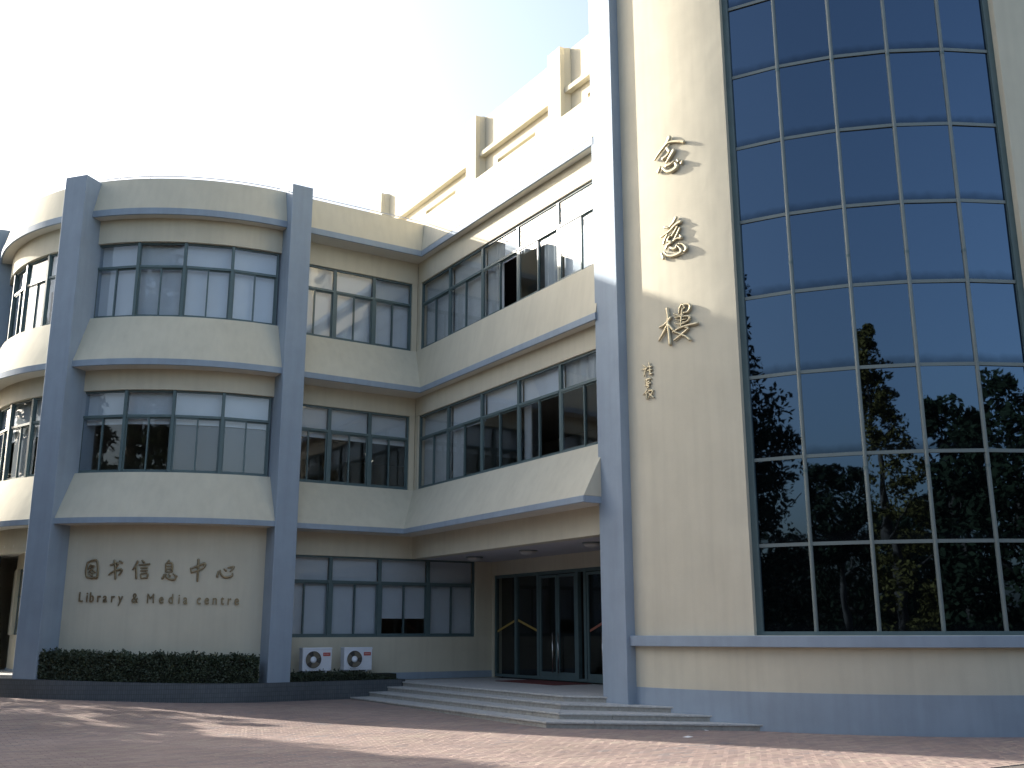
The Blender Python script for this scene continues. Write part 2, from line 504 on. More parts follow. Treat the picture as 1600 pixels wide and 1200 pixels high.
def strip_solid(name, prof_a, prof_b, material, x0=-3.55, y1=-8.52, bevel=0.01):
    """profile lists of (offset, z); A part faces -Y, B part faces -X, mitred at the inner corner"""
    m_ = MB()
    A0 = [(x0, -o, z) for o, z in prof_a]
    A1 = [(-ob, -oa, z) for (oa, z), (ob, _) in zip(prof_a, prof_b)]
    B1 = [(-o, y1, z) for o, z in prof_b]
    m_.rings([A0, A1, B1])
    return m_.build(name, material, lib, bevel=bevel)
def spandrel_profile(off, zb, zs, inner=-0.0):
    return [(0.002, zb), (off-0.012, zb), (0.03, zs), (0.002, zs)]
def band_profile(off, z0, z1, inn=0.002):
    return [(inn, z0), (off, z0), (off, z1), (inn, z1)]
for k in range(3):
    z0, z1 = BANDZ[k]
    yb = -8.53 if k == 0 else -8.52
    if k < 2:
        zs = FL[k+1]['z0']
        strip_solid('sloping_spandrel', spandrel_profile(A_OFF[k], z1, zs), spandrel_profile(B_OFF[k], z1, zs), CREAM, y1=yb, bevel=0.006)
    strip_solid('string_course', band_profile(A_OFF[k], z0, z1-0.002, A_OFF[k]-0.05), band_profile(B_OFF[k], z0, z1-0.002, B_OFF[k]-0.05), BLUE, y1=yb)
    strip_solid('soffit', band_profile(A_OFF[k]-0.051, z0+0.004, z1-0.003), band_profile(B_OFF[k]-0.051, z0+0.004, z1-0.003), SOFFIT, y1=yb+(0.06 if k == 0 else 0.003), bevel=0)
    if k == 0:
        m_ = MB(); m_.box(-B_OFF[0]+0.051, yb+0.001, z0, -0.1, yb+0.058, z1-0.003); m_.build('string_course', BLUE, lib)
    if k == 2:
        m_ = MB()
        m_.loft([(-3.55, -0.002, z1), (-3.55, -A_OFF[k]+0.012, z1), (-3.55, -0.40, ZTOP), (-3.55, -0.002+0.25, ZTOP)],
                [(-0.222, -0.002, z1), (-0.222, -A_OFF[k]+0.012, z1), (-0.05, -0.40, ZTOP), (-0.05, 0.25, ZTOP)])
        m_.build('parapet', CREAM, lib, bevel=0.006)

# parapet of the long wing, attic wall with slots, sunshade bars and pilasters
w = MB()
YE = -8.52
prof = [(0.302, 11.857), (-0.222, 11.857), (0.03, 13.07), (0.302, 13.25)]
w.loft([(x, YE, z) for x, z in prof], [(x, 6.0, z) for x, z in prof])
w.build('parapet', CREAM, lib, bevel=0.006)
w = MB()
slots = [(0.17, -1.57), (-3.79, -5.54), (-7.69, -8.46)]
AX = 0.304
w.box(AX, YE, 12.2, AX+0.16, 6.0, 13.27)
cur = 6.0
for a, b_ in slots:
    w.box(AX, a, 13.27, AX+0.16, cur, 13.43); cur = b_
w.box(AX, YE, 13.27, AX+0.16, cur, 13.43)
w.box(AX, YE, 13.43, AX+0.16, 6.0, 14.89)
w.box(AX+0.161, YE, 12.2, AX+0.26, 6.0, 14.80)
smooth_by_angle(w.build('attic_wall', CREAM, lib))
for a, b_ in [(2.70, -2.56), (-3.11, -6.44), (-6.99, -8.50)]:
    w = MB(); w.box(0.15, b_, 13.73, AX-0.001, a, 13.85); w.build('sunshade_bar', CREAM, lib, bevel=0.006)
for y0, y1 in [(2.73, 3.27), (-3.10, -2.58), (-6.98, -6.46)]:
    w = MB()
    w.prism([(AX-0.001, y0-0.07), (0.17, y0), (0.05, y0), (0.05, y1), (AX-0.001, y1)], 13.0, 14.92)
    w.build('pilaster', CREAM, lib, bevel=0.008)
w = MB(); w.box(0.56, -8.5, 14.5, 12.0, 9.0, 14.6); w.build('upper_roof', ROOFM, lib)
w = MB(); w.box(11.8, -2.0, 0.4, 12.0, 9.0, 14.5); w.box(0.57, 8.8, 0.4, 11.8, 9.0, 14.5); w.build('rear_wall', CREAM, lib)

# round corner: walls, spandrels, bands, parapet, pillars
for (a0, a1) in BAYS:
    first = a0 > -140
    w = MB()
    zz = [(FL[0]['z1'] if not first else 0.3, FL[1]['z0']), (FL[1]['z1'], FL[2]['z0']), (FL[2]['z1'], 12.6)]
    for z0, z1 in zz:
        w.arc(BC, [(5.50, z0), (5.72, z0), (5.72, z1), (5.50, z1)], a0-3, a1+3)
    smooth_by_angle(w.build('round_corner_wall', CREAM, lib), 25)
    for k in range(3):
        z0, z1 = BANDZ[k]; rb = R_BAND[k]
        if k < 2:
            zs = FL[k+1]['z0']
            w = MB(); w.arc(BC, [(5.721, z1), (rb-0.012, z1), (5.75, zs), (5.721, zs)], a0-2.6, a1+2.6, 1.5)
            smooth_by_angle(w.build('sloping_spandrel', CREAM, lib), 25)
        else:
            w = MB(); w.arc(BC, [(5.55, z1), (rb-0.012, z1), (5.80, ZTOP), (5.55, ZTOP)], a0-2.6, a1+2.6, 1.5)
            smooth_by_angle(w.build('parapet', CREAM, lib), 25)
        w = MB(); w.arc(BC, [(5.721, z0+0.004), (rb-0.051, z0+0.004), (rb-0.051, z1-0.003), (5.721, z1-0.003)], a0-2.6, a1+2.6, 1.5)
        smooth_by_angle(w.build('soffit', SOFFIT, lib), 25)
        w = MB(); w.arc(BC, [(rb-0.05, z0), (rb, z0), (rb, z1-0.002), (rb-0.05, z1-0.002)], a0-2.6, a1+2.6, 1.5)
        smooth_by_angle(w.build('string_course', BLUE, lib), 25)
# rest of the drum, out of view
w = MB(); w.arc(BC, [(5.50, 0.3), (5.72, 0.3), (5.72, ZTOP), (5.50, ZTOP)], -193, -330, 4)
smooth_by_angle(w.build('round_corner_wall', CREAM, lib), 25)
def radial_box(mb, c, ang, half, r0, r1, z0, z1):
    a = R(ang); d = Vector((math.cos(a), math.sin(a))); t = Vector((-d.y, d.x)); c = Vector(c)
    mb.prism([tuple(c+d*r0-t*half), tuple(c+d*r1-t*half), tuple(c+d*r1+t*half), tuple(c+d*r0+t*half)], z0, z1)
for a in (P1A, P3A):
    w = MB(); radial_box(w, BC, a, P1H, 5.2, 6.34, 0.3, 12.70)
    w.build('pillar', BLUE, lib, bevel=0.012)
w = MB(); w.box(-4.10, -0.94, 0.3, -3.552, 0.4, 12.79); w.build('pillar', BLUE, lib, bevel=0.012)

# roof rod along the parapets
w = MB()
pts = []
for a in np.arange(-137, -91, 3.0): pts.append((BC[0]+5.68*math.cos(R(a)), BC[1]+5.68*math.sin(R(a)), ZTOP+0.11))
w.tube(pts, 0.013, 6)
w.tube([(-3.55, -0.30, ZTOP+0.11), (-0.10, -0.30, ZTOP+0.11)], 0.013, 6)
w.build('lightning_rod_line', RAILM, lib)
for a in np.arange(-133, -92, 8.0):
    w = MB(); p = (BC[0]+5.68*math.cos(R(a)), BC[1]+5.68*math.sin(R(a)))
    w.tube([(p[0], p[1], ZTOP-0.02), (p[0], p[1], ZTOP+0.115)], 0.007, 6); w.build('rod_support', RAILM, lib)
for x in (-2.9, -2.1, -1.3, -0.5):
    w = MB(); w.tube([(x, -0.30, ZTOP-0.02), (x, -0.30, ZTOP+0.115)], 0.007, 6); w.build('rod_support', RAILM, lib)

# floors, roofs, inner walls
for z, th in ((0.30, 0.1), (3.62, 0.36), (7.42, 0.3), (11.2, 0.3)):
    w = MB()
    w.prism([(BC[0]+5.28*math.cos(R(a)), BC[1]+5.28*math.sin(R(a))) for a in range(0, 360, 8)], z, z+th)
    w.build('floor_slab', ROOM, lib)
    w = MB(); w.box(-4.0, 0.26, z+0.001, 11.7, 8.7, z+th+0.001)
    if z > 1: w.box(0.31, -8.45, z+0.002, 9.0, 0.26, z+th+0.002)
    w.build('floor_slab', ROOM, lib)
w = MB(); w.prism([(BC[0]+5.6*math.cos(R(a)), BC[1]+5.6*math.sin(R(a))) for a in range(0, 360, 8)], 12.1, 12.2); w.box(-4.0, 0.2, 12.105, 0.0, 9.0, 12.195)
w.build('lower_roof', ROOFM, lib)
w = MB()
w.box(-4.2, 5.2, 0.3, 0.2, 5.4, 12.1); w.box(5.6, -8.45, 3.9, 5.8, 5.0, 12.1); w.box(0.31, -8.50, 3.9, 5.6, -8.40, 12.1)
w.box(-4.3, 0.3, 4.0, -4.15, 5.2, 12.1)
w.build('inner_wall', ROOM, lib)
w = MB(); w.box(BC[0]-4.0, BC[1]-1.0, 0.3, BC[0]+0.2, BC[1]-0.8, 12.1); w.build('inner_wall', ROOM, lib)

# ---------------------------------------------------------------- windows
_cache = {}
def window_meshes(W, H, T):
    key = (round(W, 3), round(H, 3), round(T, 3))
    if key in _cache: return _cache[key]
    b = 0.045; m_ = MB()
    y0, y1 = 0.05, 0.12
    m_.box(0, y0, 0, b, y1, H); m_.box(W-b, y0, 0, W, y1, H)
    m_.box(b, y0, 0, W-b, y1, b*1.1); m_.box(b, y0, H-b, W-b, y1, H)
    m_.box(b, y0-0.012, T, W-b, y1, T+0.06)
    # two sliding sashes, one behind the other
    s_ = 0.035; half = W/2
    for i, (xa, xb, ya) in enumerate(((b, half+0.02, y0+0.008), (half-0.02, W-b, y0+0.038))):
        yb = ya+0.026; z0 = b*1.1; z1 = T
        m_.box(xa, ya, z0, xa+s_, yb, z1); m_.box(xb-s_, ya, z0, xb, yb, z1)
        m_.box(xa+s_, ya, z0, xb-s_, yb, z0+s_); m_.box(xa+s_, ya, z1-s_, xb-s_, yb, z1)
    fr = m_.mesh('window_frame', FRAME)
    p = []
    for (xa, xb, za, zb, y) in ((b, W-b, T+0.06, H-b, y0+0.03), (b+s_, half+0.02-s_, b*1.1+s_, T-s_, y0+0.018), (half-0.02+s_, W-b-s_, b*1.1+s_, T-s_, y0+0.048)):
        q = MB(); q.box(xa, y, za, xb, y+0.006, zb); p.append(q.mesh('pane', GLASS))
    _cache[key] = (fr, p); return _cache[key]
_bl = {}
def blind_mesh(x0, x1, z0, z1, material, y=0.20, wave=0.0):
    key = (round(x0,3), round(x1,3), round(z0,3), round(z1,3), material.name, wave)
    if key in _bl: return _bl[key]
    q = MB()
    if wave:
        n = 28; A_ = []; B_ = []
        for i in range(n+1):
            x = x0+(x1-x0)*i/n; yy = y+0.02*math.sin(i*1.7)+0.008*math.sin(i*0.6)
            A_.append((x, yy)); B_.append((x, yy+0.006))
        q.prism(A_+B_[::-1], z0, z1)
    else:
        q.box(x0, y, z0, x1, y+0.004, z1)
        q.tube([(x0, y+0.002, z0), (x1, y+0.002, z0)], 0.010, 6)
    _bl[key] = q.mesh('roller_blind', material); return _bl[key]
def add_window(org, rz, W, H, T, blinds, open_sash=False):
    """org = bottom left outer corner seen from outside; x right, y inward"""
    fr, panes = window_meshes(W, H, T)
    o = inst('window', fr, lib, loc=org, rz=rz)
    for i, p in enumerate(panes):
        if open_sash and i == 2: continue
        inst('pane', p, o, loc=(0, 0, 0))
    for (x0, x1, z0, z1, mt, wave) in blinds:
        nm = 'curtain' if wave else 'roller_blind'
        c = bpy.data.objects.new(nm, blind_mesh(x0*W, x1*W, z0, z1, mt, wave=wave)); col.objects.link(c); c.parent = o
    return o

def full(H, mt=None): return [(0.02, 0.98, 0.03, H-0.02, mt or BLIND, 0)]
def upper(H, T, low=None, drop=0.12):
    b = [(0.02, 0.98, T-drop, H-0.02, BLIND, 0)]
    if low: b.append((0.03, 0.97, 0.03, T-drop-0.04, low, 0))
    return b

# round corner windows
for bi, (a0, a1) in enumerate(BAYS):
    for k in (1, 2):
        f = FL[k]; H = f['z1']-f['z0']; T = H-0.66
        zb = f['z0']
        n = 4
        for i in range(n):
            aa = a0+(a1-a0)*i/n; ab = a0+(a1-a0)*(i+1)/n
            rw = 5.70
            p0 = Vector((BC[0]+rw*math.cos(R(aa)), BC[1]+rw*math.sin(R(aa)))); p1 = Vector((BC[0]+rw*math.cos(R(ab)), BC[1]+rw*math.sin(R(ab))))
            d = p1-p0; W = d.length; rz = math.atan2(d.y, d.x)
            if bi == 0:
                if k == 2: bl = full(H)
                else: bl = upper(H, T, SCREEN if i >= 2 else None, 0.14)
            else:
                bl = full(H, CURTAIN) if (i % 2 == 0) else upper(H, T, None, 0.3)
            add_window((p0.x, p0.y, zb), rz, W, H, T, bl)
        # corner mullion posts between the flat windows
        for i in range(1, n):
            aa = a0+(a1-a0)*i/n
            w = MB(); radial_box(w, BC, aa, 0.035, 5.60, 5.685, zb, f['z1']); w.build('mullion_post', FRAME, lib)

# straight wing windows
XM = [-3.56, -2.44, -1.30, -0.16]
for k in (1, 2):
    f = FL[k]; H = f['z1']-f['z0']; T = H-0.66
    for i in range(3):
        if k == 2: bl = full(H)
        else: bl = upper(H, T, None, 0.14)
        add_window((XM[i], 0, f['z0']), 0, XM[i+1]-XM[i], H, T, bl)
XM1 = [-3.60, -2.245, -0.888, 0.521, 1.93]
f = FL[0]; H = f['z1']-f['z0']; T = H-0.66
for i in range(4):
    bl = full(H) if i != 2 else [(0.02, 0.98, 0.47, H-0.02, BLIND, 0)]
    add_window((XM1[i], 0, f['z0']), 0, XM1[i+1]-XM1[i], H, T, bl)

# long wing windows
YM = [-0.18, -1.76, -3.46, -5.12, -6.80, -8.50]
for k in (1, 2):
    f = FL[k]; H = f['z1']-f['z0']; T = H-0.66
    for i in range(5):
        W = YM[i]-YM[i+1]
        if k == 2:
            bl = [full(H, CURTAIN), full(H, CURTAIN), [(0.02, 0.50, 0.03, H-0.02, CURTAIN, 1), (0.5, 0.98, T, H-0.02, BLIND, 0)],
                  [(0.02, 0.98, T-0.05, H-0.02, BLIND, 0), (0.55, 0.97, 0.03, T-0.1, CURTAIN, 1)], full(H, BLIND)][i]
        else:
            bl = [full(H, CURTAIN), [(0.02, 0.35, 0.03, T, CURTAIN, 1), (0.02, 0.98, T-0.02, H-0.02, BLIND, 0)],
                  [(0.02, 0.98, T+0.02, H-0.02, BLIND, 0)], [(0.02, 0.98, T+0.02, H-0.02, BLIND, 0), (0.02, 0.2, 0.03, T, CURTAIN, 1)], [(0.02, 0.98, T+0.1, H-0.02, CURTAIN, 1)]][i]
        add_window((0, YM[i], f['z0']), R(-90), W, H, T, bl, open_sash=(k == 2 and i == 2) or (k == 1 and i == 3))
# lit downlights in the rooms of the long wing
for k, zc in ((1, 7.41),):
    for (x, y) in ((1.6, -4.4), (1.6, -6.6), (3.2, -4.8), (3.2, -6.9), (2.4, -7.9), (1.2, -8.1), (4.4, -5.6)):
        w = MB(); w.prism([(x+0.07*math.cos(a*0.785), y+0.07*math.sin(a*0.785)) for a in range(8)], zc-0.02, zc-0.001)
        w.build('downlight', LIT, lib)

# ---------------------------------------------------------------- entrance recess
ZC = 3.47
w = MB(); w.box(0.302, -8.9, ZC, 2.60, -0.002, ZC+0.14); w.build('canopy_ceiling', CEIL, lib)
DX = 2.45
w = MB()
w.box(DX, -9.4, 3.10, DX+0.25, -0.001, ZC)
w.box(DX, -0.12, 0.42, DX+0.25, -0.001, 3.10)
w.build('entrance_wall', CREAM, lib)
w = MB(); w.box(-0.62, -0.018, 0.43, DX-0.001, -0.001, 0.60); w.build('skirting', BLUE, lib)
# frames: members at these Y positions
ent = MB()
ys_ = [-0.12, -1.16, -2.22, -3.92, -4.25, -5.95, -7.6]
fx0, fx1 = DX+0.03, DX+0.13
for y in ys_: ent.box(fx0, y-0.05, 0.45, fx1, y+0.05, 3.10)
ent.box(fx0+0.004, -7.6, 0.45, fx1-0.004, -0.12, 0.52); ent.box(fx0+0.004, -7.6, 3.02, fx1-0.004, -0.12, 3.099); 

of = ent.build('entrance_frame', FRAME, lib)
for i in range(len(ys_)-1):
    a, b = ys_[i]-0.05, ys_[i+1]+0.05
    if b-a > -0.05 and abs(a-b) < 0.3: continue
    if i in (0, 1): 
        q = MB(); q.box(fx0+0.05, b, 0.52, fx0+0.058, a, 3.02); q.build('pane', DOORGLASS, of)
def door(ya, yb, hinge_side, handle_y, ajar=0.0):
    """glazed door leaf between ya > yb"""
    W = ya-yb
    m_ = MB(); s_ = 0.07
    m_.box(0, -W, 0.02, 0.045, -W+s_, 2.50); m_.box(0, -s_, 0.02, 0.045, 0, 2.50)
    m_.box(0, -W+s_, 0.02, 0.045, -s_, 0.14); m_.box(0, -W+s_, 2.43, 0.045, -s_, 2.50)
    o = m_.build('door', FRAME, lib); o.location = (DX+0.045, ya, 0.50); o.rotation_euler = (0, 0, R(ajar))
    q = MB(); q.box(0.018, -W+s_, 0.14, 0.026, -s_, 2.43); q.build('pane', DOORGLASS, o)
    q = MB(); hy = handle_y
    q.tube([(-0.06, hy, 0.12), (-0.06, hy, 1.08)], 0.016, 8)
    for z in (0.2, 1.0): q.tube([(-0.06, hy, z), (0.02, hy, z)], 0.009, 6)
    q.build('handle', STEEL, o, smooth=True)
    return o
d1 = door(-2.28, -3.06, 1, -0.66); d2 = door(-3.08, -3.86, 1, -0.10)
d3 = door(-4.31, -5.09, 1, -0.66); d4 = door(-5.11, -5.89, 1, -0.10)
def chevron(ya, za, yb, zb, x, mt):
    q = MB(); t = 0.03
    q.loft([(x, ya, za-t), (x-0.003, ya, za-t), (x-0.003, ya, za+t), (x, ya, za+t)], [(x, yb, zb-t), (x-0.003, yb, zb-t), (x-0.003, yb, zb+t), (x, yb, zb+t)])
    return q.build('tape_stripe', mt, lib)
gx = fx0+0.049
chevron(-0.19, 1.62, -1.10, 1.90, gx, YEL); chevron(-1.22, 1.90, -2.16, 1.62, gx, YEL)
chevron(-4.4, 1.62, -5.02, 1.84, DX+0.06, REDT)
# lobby behind the doors
w = MB()
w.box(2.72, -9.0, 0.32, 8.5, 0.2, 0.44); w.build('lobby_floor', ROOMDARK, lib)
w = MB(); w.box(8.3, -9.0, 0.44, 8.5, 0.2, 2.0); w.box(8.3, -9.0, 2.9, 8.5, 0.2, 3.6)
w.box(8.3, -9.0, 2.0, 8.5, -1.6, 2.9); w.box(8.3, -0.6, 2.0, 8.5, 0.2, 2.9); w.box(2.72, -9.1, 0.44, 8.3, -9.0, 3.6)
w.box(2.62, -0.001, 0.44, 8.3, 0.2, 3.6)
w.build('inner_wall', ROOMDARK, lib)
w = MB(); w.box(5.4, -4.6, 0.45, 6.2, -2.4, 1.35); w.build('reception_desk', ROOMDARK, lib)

# second bay at ground level: recessed arcade wall with windows
w = MB()
w.arc(BC, [(4.55, 0.5), (4.75, 0.5), (4.75, 1.55), (4.55, 1.55)], -200, -135, 4)
w.arc(BC, [(4.55, 3.2), (4.75, 3.2), (4.75, 3.6), (4.55, 3.6)], -200, -135, 4)
for a in (-137, -146, -157, -168, -179, -190, -199): radial_box(w, BC, a, 0.14, 4.56, 4.80, 1.55, 3.2)
smooth_by_angle(w.build('arcade_wall', CREAM, lib), 25)
w = MB(); w.arc(BC, [(4.76, 0.5), (4.78, 0.5), (4.78, 0.72), (4.76, 0.72)], -200, -135, 4); w.build('skirting', BLUE, lib)
for a in (-141.5, -151.5, -162.5, -173.5, -184.5):
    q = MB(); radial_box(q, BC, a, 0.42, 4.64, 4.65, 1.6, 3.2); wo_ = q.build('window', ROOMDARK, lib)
    q = MB(); radial_box(q, BC, a, 0.40, 4.70, 4.706, 1.6, 3.15); q.build('pane', GLASS, wo_)
    q = MB()
    for dt in (-0.38, -0.1, 0.19): 
        aa = a+math.degrees((dt+0.1)/4.7); radial_box(q, BC, aa, 0.02, 4.68, 4.72, 1.55, 3.2)
    for z in (1.58, 2.5, 3.15): radial_box(q, BC, a, 0.42, 4.685, 4.715, z-0.02, z+0.02)
    q.build('frame', FRAME, wo_)
w = MB(); w.prism([(BC[0]+5.9*math.cos(R(a)), BC[1]+5.9*math.sin(R(a))) for a in range(-200, -142, 4)]+[(BC[0]+4.0*math.cos(R(a)), BC[1]+4.0*math.sin(R(a))) for a in range(-143, -201, -4)], 0.2, 0.66)
w.build('arcade_floor', GRANITE, lib)
w = MB(); w.arc(BC, [(4.5, 3.60), (5.72, 3.60), (5.72, 3.66), (4.5, 3.66)], -200, -135, 4); w.build('arcade_ceiling', SOFFIT, lib)

# ---------------------------------------------------------------- round tower
G0, G1 = -155.14, -112.64
TT = 21.5
w = MB()
w.arc(TC, [(6.55, 0.62), (6.83, 0.62), (6.83, TT), (6.55, TT)], -184, G0, 1.5)
smooth_by_angle(w.build('tower_wall', CREAM, lib), 25)
w = MB()
w.arc(TC, [(6.55, 0.62), (6.83, 0.62), (6.83, TT), (6.55, TT)], G1, -30, 2)
smooth_by_angle(w.build('tower_wall', CREAM, lib), 25)
w = MB()
w.arc(TC, [(6.55, 0.62), (6.83, 0.62), (6.83, 1.535), (6.55, 1.535)], G0, G1, 1.5)
smooth_by_angle(w.build('tower_wall', CREAM, lib), 25)
w = MB(); w.arc(TC, [(6.50, -0.15), (6.842, -0.15), (6.842, 0.622), (6.50, 0.622)], -181, -30, 1.5)
smooth_by_angle(w.build('tower_plinth', BLUE, lib), 25)
w = MB(); w.arc(TC, [(6.60, 1.345), (6.965, 1.345), (6.965, 1.53), (6.60, 1.53)], -176.2, -30, 1.5)
smooth_by_angle(w.build('tower_ledge', BLUE, lib, bevel=0.008), 25)
w = MB(); w.prism([(TC[0]+6.6*math.cos(R(a)), TC[1]+6.6*math.sin(R(a))) for a in range(-184, 1, 4)]+[(TC[0]+6.6, TC[1]+4), (0.4, TC[1]+0.3)], TT-0.5, TT-0.4); w.build('tower_roof', ROOFM, lib)
w = MB(); w.box(TC[0]+6.4, TC[1]-3, 0, TC[0]+6.6, TC[1]+6, TT); w.box(0.4, TC[1]+0.35, 14.1, TC[0]+6.4, TC[1]+0.55, TT); w.build('tower_rear_wall', CREAM, lib)
w = MB(); w.box(-0.21, -9.19, 0.12, 0.35, -8.45, TT); w.build('corner_pier', BLUE, lib, bevel=0.012)

cw = bpy.data.objects.new('curtain_wall', None); col.objects.link(cw); cw.parent = lib
RG = 6.65
rows = [1.60]+[1.544+1.4965*i for i in range(1, 13)]+[TT-1.2]
angs = [G0+(G1-G0)*j/5 for j in range(6)]
def pt(a, r, z): return (TC[0]+r*math.cos(R(a)), TC[1]+r*math.sin(R(a)), z)
rows[0] = 1.56
for j in range(5):
    a, b = angs[j]+0.25, angs[j+1]-0.25
    for i in range(len(rows)-1):
        z0, z1 = rows[i]+0.03, rows[i+1]-0.03
        tl = rnd.uniform(-0.004, 0.004); tz = rnd.uniform(-0.008, 0.008)
        q = MB()
        A_ = [pt(a, RG+tl, z0), pt(b, RG-tl, z0), pt(b, RG-tl+tz, z1), pt(a, RG+tl+tz, z1)]
        B_ = [pt(a, RG-0.012+tl, z0), pt(b, RG-0.012-tl, z0), pt(b, RG-0.012-tl+tz, z1), pt(a, RG-0.012+tl+tz, z1)]
        q.loft(A_, B_); q.build('glass_panel', TGLASS, cw)
for j, a in enumerate(angs):
    q = MB()
    if 0 < j < 5:
        rr = 0.036
        c0 = Vector(pt(a, RG+0.004, 0)[:2]); d = Vector((math.cos(R(a)), math.sin(R(a)))); t = Vector((-d.y, d.x))
        poly = [tuple(c0+t*rr*math.cos(R(th))+d*rr*1.2*math.sin(R(th))) for th in range(0, 181, 20)]+[tuple(c0-t*rr-d*0.03), tuple(c0+t*rr-d*0.03)]
        q.prism(poly, 1.535, TT-1.0)
        o = smooth_by_angle(q.build('mullion', MULL, cw), 30)
        for z in (4.28, 8.08, 11.94, 15.7, 19.4):
            c_ = MB(); rr2 = 0.041
            c_.prism([tuple(c0+t*rr2*math.cos(R(th))+d*(rr2*1.2)*math.sin(R(th))) for th in range(0, 181, 30)], z-0.025, z+0.025)
            c_.build('mullion_collar', FRAME, cw)
    else:
        s_ = 1 if j == 0 else -1
        radial_box(q, TC, a+s_*0.45, 0.06, RG-0.03, RG+0.05, 1.535, TT-1.0); q.build('jamb', FRAME, cw)
for i, z in enumerate(rows[1:-1]):
    for j in range(5):
        q = MB(); a, b = angs[j]+0.2, angs[j+1]-0.2
        q.loft([pt(a, RG-0.01, z-0.03), pt(a, RG+0.022, z-0.03), pt(a, RG+0.022, z+0.03), pt(a, RG-0.01, z+0.03)],
               [pt(b, RG-0.01, z-0.03), pt(b, RG+0.022, z-0.03), pt(b, RG+0.022, z+0.03), pt(b, RG-0.01, z+0.03)])
        q.build('transom', MULL, cw)
q = MB(); q.arc(TC, [(RG-0.05, 1.531), (RG+0.06, 1.531), (RG+0.06, 1.60), (RG-0.05, 1.60)], G0, G1, 8.5); q.build('sill', FRAME, cw)
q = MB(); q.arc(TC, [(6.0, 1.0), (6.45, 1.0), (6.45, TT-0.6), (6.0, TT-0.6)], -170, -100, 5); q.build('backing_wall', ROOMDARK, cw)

# ---------------------------------------------------------------- entrance steps
st = thing('entrance_steps', 'four granite steps wrapping the entrance platform beside the blue pier', 'steps', (0, 0, 0))
STEPS = [  # z top, straight X, corner, end at tower
    (0.105, -2.05, (-2.05, -9.25), (1.05, -12.05)),
    (0.21, -1.57, (-1.57, -8.95), (0.42, -10.95)),
    (0.315, -1.09, (-1.09, -8.30), (0.16, -10.15)),
    (0.42, -0.68, (-0.68, -7.80), (0.10, -9.10)),
]
YS = -0.955
def lerp2(a, b, t): return (a[0]+(b[0]-a[0])*t, a[1]+(b[1]-a[1])*t)
for k, (z, X, C, E) in enumerate(STEPS):
    nxt = STEPS[k+1] if k < 3 else (0.42, -0.15, (-0.15, -7.5), (0.35, -8.6))
    inner = [(nxt[1]+0.08, YS), (nxt[2][0]+0.08, nxt[2][1]+0.05), (nxt[3][0]+0.10, nxt[3][1]+0.08)]
    outer = [(X, YS), C, E]
    for sgi in range(2):
        L_ = math.dist(outer[sgi], outer[sgi+1]); n = max(1, round(L_/0.92))
        for i in range(n):
            gpp = 0.003/L_
            t0, t1 = i/n+gpp, (i+1)/n-gpp
            o0, o1 = lerp2(outer[sgi], outer[sgi+1], t0), lerp2(outer[sgi], outer[sgi+1], t1)
            i0, i1 = lerp2(inner[sgi], inner[sgi+1], t0), lerp2(inner[sgi], inner[sgi+1], t1)
            dz = rnd.uniform(-0.0012, 0.0012)
            q = MB(); q.prism([o0, o1, i1, i0], z-0.03+dz, z+dz); q.build('tread_slab', GRANITE, st, bevel=0.004)
            # riser stone set back under the nosing
            d = Vector((o1[0]-o0[0], o1[1]-o0[1])).normalized(); nn = Vector((-d.y, d.x))
            if nn.dot(Vector((i0[0]-o0[0], i0[1]-o0[1]))) < 0: nn = -nn
            a_, b_ = Vector(o0)+nn*0.022, Vector(o1)+nn*0.022
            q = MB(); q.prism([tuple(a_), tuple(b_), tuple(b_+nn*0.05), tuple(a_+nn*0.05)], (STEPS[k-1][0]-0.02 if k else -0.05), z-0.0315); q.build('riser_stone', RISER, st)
q = MB()
q.prism([(-0.17, YS), (-0.17, -7.5), (0.30, -8.55), (0.36, -9.0), (2.46, -9.0), (2.46, YS)], 0.2, 0.419)
q.box(-0.60, YS+0.001, 0.2, 2.46, -0.001, 0.4192)
q.build('landing', GRANITE, st)
q = MB()
q.prism([(-1.9, YS), (-1.9, -9.0), (0.9, -11.7), (1.5, -9.0), (1.5, YS)], -0.1, 0.06)
q.build('step_core', RISER, st)

# ---------------------------------------------------------------- planter
pl = thing('planter', 'low grey mosaic-tiled planter wall at the foot of the round corner', 'planter', (0, 0, 0))
def ptop(a): return 0.48+0.13*sstep((-90-a)/60)
path = [(-0.70, -0.955), (-2.0, -0.955), (-3.2, -0.955), (-4.015, -0.955)]
path = [(x, y, 0.48, x) for x, y in path]
arcp = []
sacc = -4.015
for a in np.arange(-92, -203, -2.0):
    sacc -= 6.317*R(2)
    arcp.append((BC[0]+6.36*math.cos(R(a)), BC[1]+6.36*math.sin(R(a)), ptop(a), sacc))
path += arcp
me = bpy.data.meshes.new('planter_wall')
vs = []; fs = []; uvs = []
cx_, cy_ = BC
def inward(p, dpt):
    if p[0] > -4.02: return (p[0], p[1]+dpt)
    v = Vector((cx_-p[0], cy_-p[1])).normalized(); return (p[0]+v.x*dpt, p[1]+v.y*dpt)
for p in path:
    q_ = inward(p, 0.14)
    vs += [(p[0], p[1], -0.1), (p[0], p[1], p[2]), (q_[0], q_[1], p[2]), (q_[0], q_[1], -0.1)]
    uvs += [(p[3], -0.1), (p[3], p[2]), (p[3], p[2]+0.14), (p[3], 0)]
for i in range(len(path)-1):
    a = i*4
    for k in range(4): fs.append((a+k, a+4+k, a+4+(k+1) % 4, a+(k+1) % 4))
fs.append((0, 1, 2, 3)); e_ = (len(path)-1)*4; fs.append((e_+3, e_+2, e_+1, e_))
me.from_pydata(vs, [], fs)
ul = me.uv_layers.new(name='UVMap')
for lp in me.loops: ul.data[lp.index].uv = uvs[lp.vertex_index]
me.materials.append(TILE)
